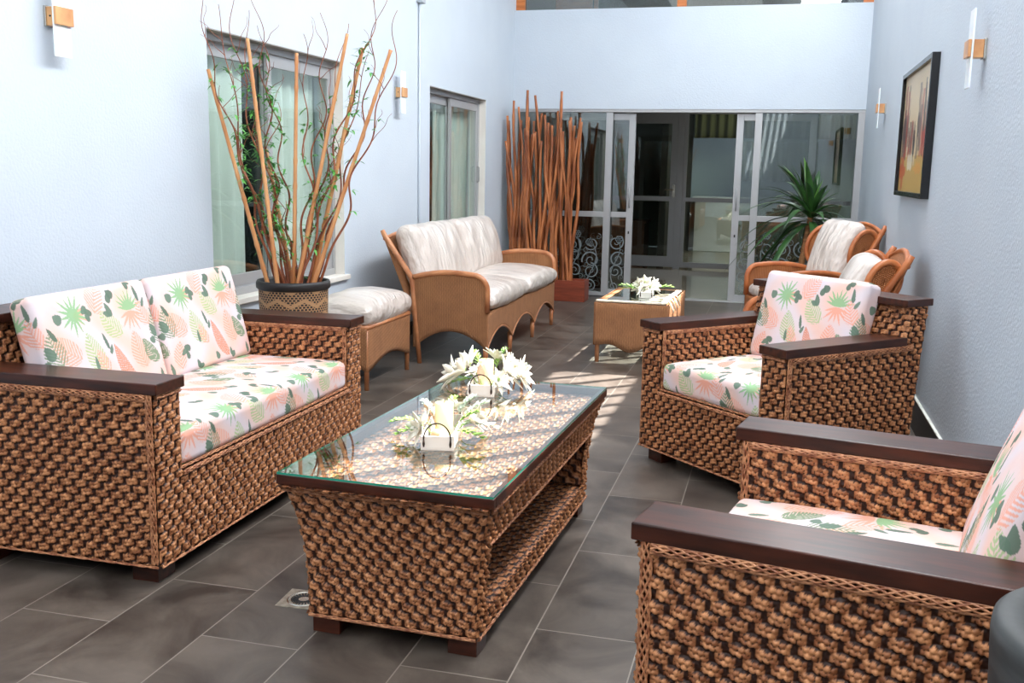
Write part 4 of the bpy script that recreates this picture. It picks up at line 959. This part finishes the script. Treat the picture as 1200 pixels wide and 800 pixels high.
b = MB(); b.lathe([(.192, BZ-.05), (.204, BZ-.04), (.204, BZ-.012), (.198, BZ), (.188, BZ), (.182, BZ-.012), (.18, BZ-.10), (.0, BZ-.12)], (0, 0, 0), 64); b.build('rim', mat('black_basket_rim', col(34, 30, 30), rough=.5), bt, smooth=True)
camC = np.array([0, 0, CH]); Rm = np.array([list(rt), list(up), list(fwd)])
def hit(px, py, ax, val):
    d = Rm.T @ np.array([(px-600)/F, -(py-400)/F, 1.]); k = (val-camC[ax])/d[ax]; return camC+k*d
bam_m = noise_mix(mat('bamboo_cane', rough=.4), col(190, 122, 72), col(218, 162, 110), scale=3, stretch=(4, 4, 1))
wil_m = noise_mix(mat('red_brown_willow', rough=.5), col(112, 58, 36), col(158, 92, 60), scale=12)
grn_m = noise_mix(mat('vivid_leaf', rough=.45), col(56, 140, 56), col(120, 190, 96), scale=30)
poles = [((243.7, 81), 4.72, (-.10, -.06)), ((290, 45), 4.90, (-.04, -.09)), ((347.6, 62), 5.0, (.0, .0)), ((407, 39.6), 5.05, (.03, -.05)), ((425, 56), 5.15, (.08, .02)), ((458, 58.5), 5.1, (.11, -.05)), ((312, 175), 5.15, (-.02, .06))]
names = ['leftmost bamboo pole leaning out of the zigzag basket', 'tall bamboo pole second from the left in the zigzag basket', 'bamboo pole standing upright in the middle of the zigzag basket', 'bamboo pole fourth from the left in the zigzag basket', 'thick bamboo pole second from the right in the zigzag basket', 'rightmost bamboo pole leaning away from the zigzag basket', 'short bamboo pole rising at the back left of the zigzag basket']
for i, (tp, yy, bo) in enumerate(poles):
    top = hit(tp[0], tp[1], 1, yy); base = np.array([BX+bo[0], BY+bo[1], BZ-.115])
    n = 60; s = np.linspace(0, 1, n); pts = base+(top-base)*s[:, None]; ln = np.linalg.norm(top-base)
    r = (.0125-.0035*s)*(1+.28*np.exp(-((((s*ln/.13)+i*.3) % 1)-.5)**2/.003))
    b = MB(); b.tube(pts, r*(1.1 if i == 4 else 1.), 10); tag(b.build('bamboo_pole', bam_m, smooth=True), names[i], 'pole')
rs = random.Random(11)
wil = [((232, -10), 4.6), ((252, 5), 4.65), ((272, -15), 4.9), ((286, 12), 4.95), ((300, -5), 5.0), ((262, 100), 4.85), ((310, 30), 5.05), ((352, 40), 5.1), ((380, 15), 5.1), ((402, 28), 5.1), ((443, -25), 5.1), ((452, -5), 5.15), ((472, 12), 5.05), ((335, 235), 5.0), ((430, 60), 5.2), ((395, 150), 5.15), ((322, 120), 5.0)]
for i, (tp, yy) in enumerate(wil):
    top = hit(tp[0], tp[1], 1, yy); ang = rs.uniform(0, 6.28); rr = rs.uniform(.02, .12)
    base = np.array([BX+rr*math.cos(ang)*.6+(top[0]-BX)*.12, BY+rr*math.sin(ang)*.6, BZ-.115])
    n = 90; s = np.linspace(0, 1, n)[:, None]; pts = base+(top-base)*s; bow = np.sin(PI*s)*.035*(1 if top[0] > BX else -1)
    pts[:, :1] += bow
    f1, f2, p1, p2 = rs.uniform(18, 30), rs.uniform(7, 13), rs.uniform(0, 6), rs.uniform(0, 6)
    am = .020*np.clip(s*2.5, 0, 1)
    pts[:, 0:1] += am*np.sin(f1*s+p1)+am*.9*np.sin(f2*s+p2)-am*(math.sin(p1)+.9*math.sin(p2))*(1-s); pts[:, 1:2] += am*np.cos(f1*s+p2)*.8
    b = MB(); b.tube(pts, (.0082-.0068*s[:, 0]), 7)
    for k in range(rs.randint(2, 4)):   # side twigs near the tip
        j = rs.randint(45, 84); p = pts[j]; d = np.array([rs.uniform(-1, 1), rs.uniform(-.4, .4), rs.uniform(.6, 1.3)]); d /= np.linalg.norm(d); l = rs.uniform(.10, .24); tt = np.linspace(0, 1, 16)[:, None]
        q = p+d*l*tt; q[:, 0:1] += .012*np.sin(tt*9+k)*tt; b.tube(q, np.linspace(.0022, .0008, 16), 5)
    o = b.build('willow_branch', wil_m, smooth=True)
    tag(o, {0: 'leftmost curly willow branch reaching past the window corner', 12: 'rightmost curly willow branch rising from the zigzag basket', 13: 'short curly willow branch low in the middle of the zigzag basket', 10: 'tallest curly willow branch at the upper right of the zigzag basket'}.get(i, 'curly red brown willow branch rising from the zigzag basket'), 'branch', 'curly willow branches in the zigzag basket')
    # leaf clusters as a part of their branch
    nl = int(1.7*{0: 8, 1: 16, 2: 22, 3: 30, 4: 36, 5: 30, 6: 16, 13: 10, 14: 18, 10: 22, 9: 10, 12: 4, 15: 18, 16: 30, 7: 10, 8: 12}.get(i, 4))
    lf = MB()
    for k in range(nl):
        j = rs.randint(20, 72); p = pts[j]+np.array([rs.uniform(-.03, .03), rs.uniform(-.03, .03), rs.uniform(-.02, .03)])
        for q in range(3):
            a = rs.uniform(0, 6.28); leaf_blade(lf, p, (math.cos(a), math.sin(a)*.8, rs.uniform(-.5, .7)), rs.uniform(.03, .055), .014, droop=.3, n=5)
    lo = lf.build('leaves', grn_m, o, smooth=True)

# ------------------------------------------------------------------ stick screen in a planter at the far left corner
pw = noise_mix(mat('red_brown_planter', rough=.45), col(110, 46, 26), col(140, 62, 38), scale=4, stretch=(1, 8, 8))
b = MB(); x0, x1, y0, y1, hh = -2.93, -2.0, 10.66, 10.92, .23; th = .02
b.box(x0, x1, y0, y0+th, 0, hh); b.box(x0, x1, y1-th, y1, 0, hh); b.box(x0, x0+th, y0+th, y1-th, 0, hh); b.box(x1-th, x1, y0+th, y1-th, 0, hh); b.box(x0+th, x1-th, y0+th, y1-th, 0, .15)
tag(b.build('planter_box', pw, bevel=.004), 'low red brown planter box in the far left corner holding tall sticks', 'planter')
st_m = noise_mix(mat('varnished_branch', rough=.42), col(122, 62, 30), col(192, 118, 70), scale=9, detail=5, stretch=(1, 1, .35), bump=.6, bscale=40, bdist=.005)
rs = random.Random(3); NS = 44
for i in range(NS):
    k = (i+.5)/NS; bx_ = x0+.05+(x1-x0-.22)*k+rs.uniform(-.01, .01); by_ = rs.choice((y0+.055, (y0+y1)/2, y1-.055))+rs.uniform(-.012, .012)
    H_ = rs.uniform(1.72, 2.1) if rs.random() > .15 else rs.uniform(2.12, 2.28)
    if k > .9 or k < .06: H_ = rs.uniform(1.85, 2.02)
    ln = rs.gauss(0, .06)+(.10*(.5-k) if False else 0)
    if rs.random() < .12: ln += rs.choice((-.25, .25))
    tx = min(max(bx_+ln, XL+.05), -2.12)
    n = 34; s = np.linspace(0, 1, n); X = bx_+(tx-bx_)*s+.02*np.sin(s*rs.uniform(5, 11)+rs.uniform(0, 6))*np.sin(PI*s); Y = by_+.015*np.sin(s*8+i)+rs.uniform(-.03, .03)*s
    Z = .15+(H_-.15)*s; r = (.023-.009*s)*rs.uniform(.75, 1.1)*(1+.07*np.sin(s*60+i)+.1*(np.sin(s*23+2*i) > .8))
    b = MB(); b.tube(np.stack([np.maximum(X, XL+.03), Y, Z], 1), r, 8)
    tag(b.build('varnished_stick', st_m, smooth=True), 'tall varnished stick in the planter in the far left corner', 'stick', 'tall sticks standing in the corner planter')

# ------------------------------------------------------------------ palm in the right corner
pot_m = mat('dark_pot', col(50, 46, 44), rough=.5)
PX, PY = .27, 10.25
b = MB(); b.lathe([(0, 0), (.13, 0), (.17, .28), (.18, .30), (.165, .30), (.155, .27), (0, .26)], (PX, PY, 0), 40); tag(b.build('plant_pot', pot_m, smooth=True), 'dark round pot holding the palm in the far right corner', 'pot')
pt_ = empty('yucca_palm', 'tall palm with long drooping green leaves in the far right corner', 'plant', (PX, PY, .26))
trm = noise_mix(mat('palm_trunk', rough=.7), col(120, 78, 44), col(168, 116, 70), scale=20, stretch=(1, 1, 3), bump=.7, bscale=30, bdist=.01)
b = MB(); s = np.linspace(0, 1, 24); b.tube(np.stack([-.06+.10*s, .0*s, .82*s], 1), .034-.008*s+.003*np.sin(s*50), 12); b.build('trunk', trm, pt_, smooth=True)
pl_m = noise_mix(mat('palm_leaf', rough=.35, spec=.5), col(26, 60, 26), col(58, 100, 44), scale=6)
pl2_m = noise_mix(mat('young_palm_leaf', rough=.35, spec=.5), col(70, 118, 48), col(110, 150, 66), scale=6)
rs = random.Random(4)
for i in range(44):
    a = i*2.39996+rs.uniform(-.2, .2); k = i/44; el = 1.45-1.55*k+rs.uniform(-.12, .12)   # inner leaves upright, outer hang
    ln = rs.uniform(.72, .92)*(1.0 if k > .2 else .8)
    lf = MB(); leaf_blade(lf, (.04, 0, .80-.12*k), (math.cos(a)*math.cos(el), math.sin(a)*math.cos(el), math.sin(el)), ln*(1 if math.cos(a) < .2 else .6), .074, droop=.12+.8*k, n=14, fold=.25)
    lf.build('leaf', pl2_m if i in (1, 5, 9) else pl_m, pt_, smooth=True, solid=.0015)

# ------------------------------------------------------------------ wall things
copper = noise_mix(mat('copper_toned_wood', rough=.35), col(196, 136, 88), col(230, 178, 122), scale=6); 
frost = mat('frosted_acrylic', col(238, 242, 246), rough=.35); P(frost).inputs['Subsurface Weight'].default_value = .2
def sconce(lb, wall_x, sg, y, z=2.0):
    t = empty('wall_sconce', lb, 'wall light', (wall_x, y, z), 0 if sg > 0 else PI)
    b = MB(); b.box(.0, .012, -.036, .036, -.042, .042); b.build('wall_plate', steel, t, bevel=.002)
    b = MB(); b.box(.012, .055, -.030, .030, -.038, .038); b.build('bracket', copper, t, bevel=.002)
    b = MB(); b.box(.056, .064, -.052, .052, -.165, .165); b.build('frosted_shade', frost, t, bevel=.002)
    b = MB(); b.box(.065, .078, -.054, .054, -.036, .036); b.build('front_band', copper, t, bevel=.002)
    b = MB(); b.tube([(.03, -.0305, 0), (.03, -.033, 0)], .004, 8); b.build('screw', black_m, t)
    return t
sconce('wall sconce nearest the camera on the left wall', XL, 1, 3.69); sconce('wall sconce on the left wall between the two windows', XL, 1, 7.63)
sconce('wall sconce nearest the camera on the right wall', XR, -1, 4.80, 1.953); sconce('wall sconce on the right wall by the back doors', XR, -1, 9.1, 1.975)
# painting
pa = empty('framed_painting', 'abstract city painting in a black frame on the right wall', 'painting', (XR, 6.82, 1.69), PI)
b = MB(); hy_, hz_ = .70, .405; d_ = .045
b.box(0, d_, -hy_, -hy_+.03, -hz_, hz_); b.box(0, d_, hy_-.03, hy_, -hz_, hz_); b.box(0, d_, -hy_+.03, hy_-.03, hz_-.03, hz_); b.box(0, d_, -hy_+.03, hy_-.03, -hz_, -hz_+.03); b.build('frame', mat('black_lacquer', col(16, 16, 18), rough=.25), pa, bevel=.002)
art = mat('abstract_paint', rough=.4)
ny, nz = 260, 160; Y_, Z_ = np.meshgrid(np.linspace(-hy_+.03, hy_-.03, ny), np.linspace(-hz_+.03, hz_-.03, nz))
yn = (Y_+.67)/1.34; zn = (Z_+.375)/.75; rr_ = np.random.default_rng(5)
c = s2l((214, 190, 150))*np.ones(Y_.shape+(1,)); c = c*(1-.25*zn[..., None])+s2l((228, 214, 190))*.25*zn[..., None]
c = np.where((zn < .3)[..., None], s2l((196, 160, 90)), c)
for k in range(70):
    y0_ = rr_.uniform(0, 1); w_ = rr_.uniform(.006, .035); z0_ = rr_.uniform(.25, .5); z1_ = rr_.uniform(.5, .95) if abs(y0_-.45) > .15 else rr_.uniform(.4, .6)
    cc = s2l([(60, 52, 54), (96, 80, 76), (40, 36, 44), (150, 130, 120), (168, 60, 40)][rr_.integers(0, 5)])
    m_ = (np.abs(yn-y0_+.006*np.sin(zn*40+k)) < w_) & (zn > z0_) & (zn < z1_); c = np.where(m_[..., None], c*.35+cc*.65, c)
for y0_, z0_, a_, b_, cc in ((.12, .18, .10, .14, (190, 52, 30)), (.85, .4, .09, .12, (176, 44, 30)), (.70, .20, .12, .05, (214, 150, 70)), (.4, .25, .15, .06, (236, 226, 200)), (.08, .5, .06, .2, (70, 60, 60)), (.93, .15, .06, .14, (60, 50, 50))):
    m_ = ((yn-y0_)/a_)**2+((zn-z0_)/b_)**2 < 1+.35*np.sin(yn*60)+.3*np.sin(zn*45); c = np.where(m_[..., None], c*.3+s2l(cc)*.7, c)
b = MB(); b.grid(np.stack([np.full(Y_.shape, .022), Y_, Z_], -1), c=c); b.build('canvas', art, pa)
_v = N(art, 'ShaderNodeVertexColor', layer_name='col'); L(art, _v, 'Color', P(art), 'Base Color')
# conduit on the left wall
cd = empty('wall_conduit', 'thin painted conduit with a small box running down the left wall', 'pipe', (XL, 8.136, 0))
b = MB(); b.tube([(.012, 0, .02), (.012, 0, 2.78)], .010, 10); b.build('pipe', wall_m, cd, smooth=True)
b = MB(); b.box(0, .05, -.045, .045, 2.76, 2.86); b.build('junction_box', mat('grey_plastic', col(170, 178, 184), rough=.5), cd, bevel=.004)
# floor drain
dr = empty('floor_drain', 'square metal floor drain in the tiles beside the coffee table', 'drain', (-1.43, 2.81, .0), R(3))
b = MB(); b.box(-.072, .072, -.068, .068, 0, .003); b.build('plate', noise_mix(mat('worn_metal', rough=.35, metal=.7), col(150, 140, 124), col(196, 186, 168), scale=30), dr, bevel=.001)
b = MB(); b.lathe([(.0, .0034), (.046, .0034)], sides=40); b.lathe([(.049, .003), (.052, .0048), (.056, .003)], sides=40); b.build('ring', steel, dr)
b = MB()
for k in range(24):
    a = k*2*PI/24; c_, s_ = math.cos(a), math.sin(a); q = .003
    b.add([(.018*c_-q*s_, .018*s_+q*c_, .0042), (.018*c_+q*s_, .018*s_-q*c_, .0042), (.043*c_+q*s_, .043*s_-q*c_, .0042), (.043*c_-q*s_, .043*s_+q*c_, .0042)], [(0, 1, 2, 3)])
b.build('slots', black_m, dr)
# big dark pot at the right edge
gp = mat('charcoal_pot', rough=.6); noise_mix(gp, col(48, 50, 50), col(66, 68, 68), scale=6, stretch=(1, 1, 8))
b = MB(); b.lathe([(0, 0), (.17, 0), (.195, .05), (.215, .40), (.224, .66), (.228, .735), (.226, .752), (.216, .76), (.180, .76), (.170, .752), (.165, .70), (.16, .45), (0, .42)], (.572, 1.52, 0), 64)
tag(b.build('large_pot', gp, smooth=True), 'large charcoal pot with a thick rim at the right edge beside the nearest armchair', 'pot')
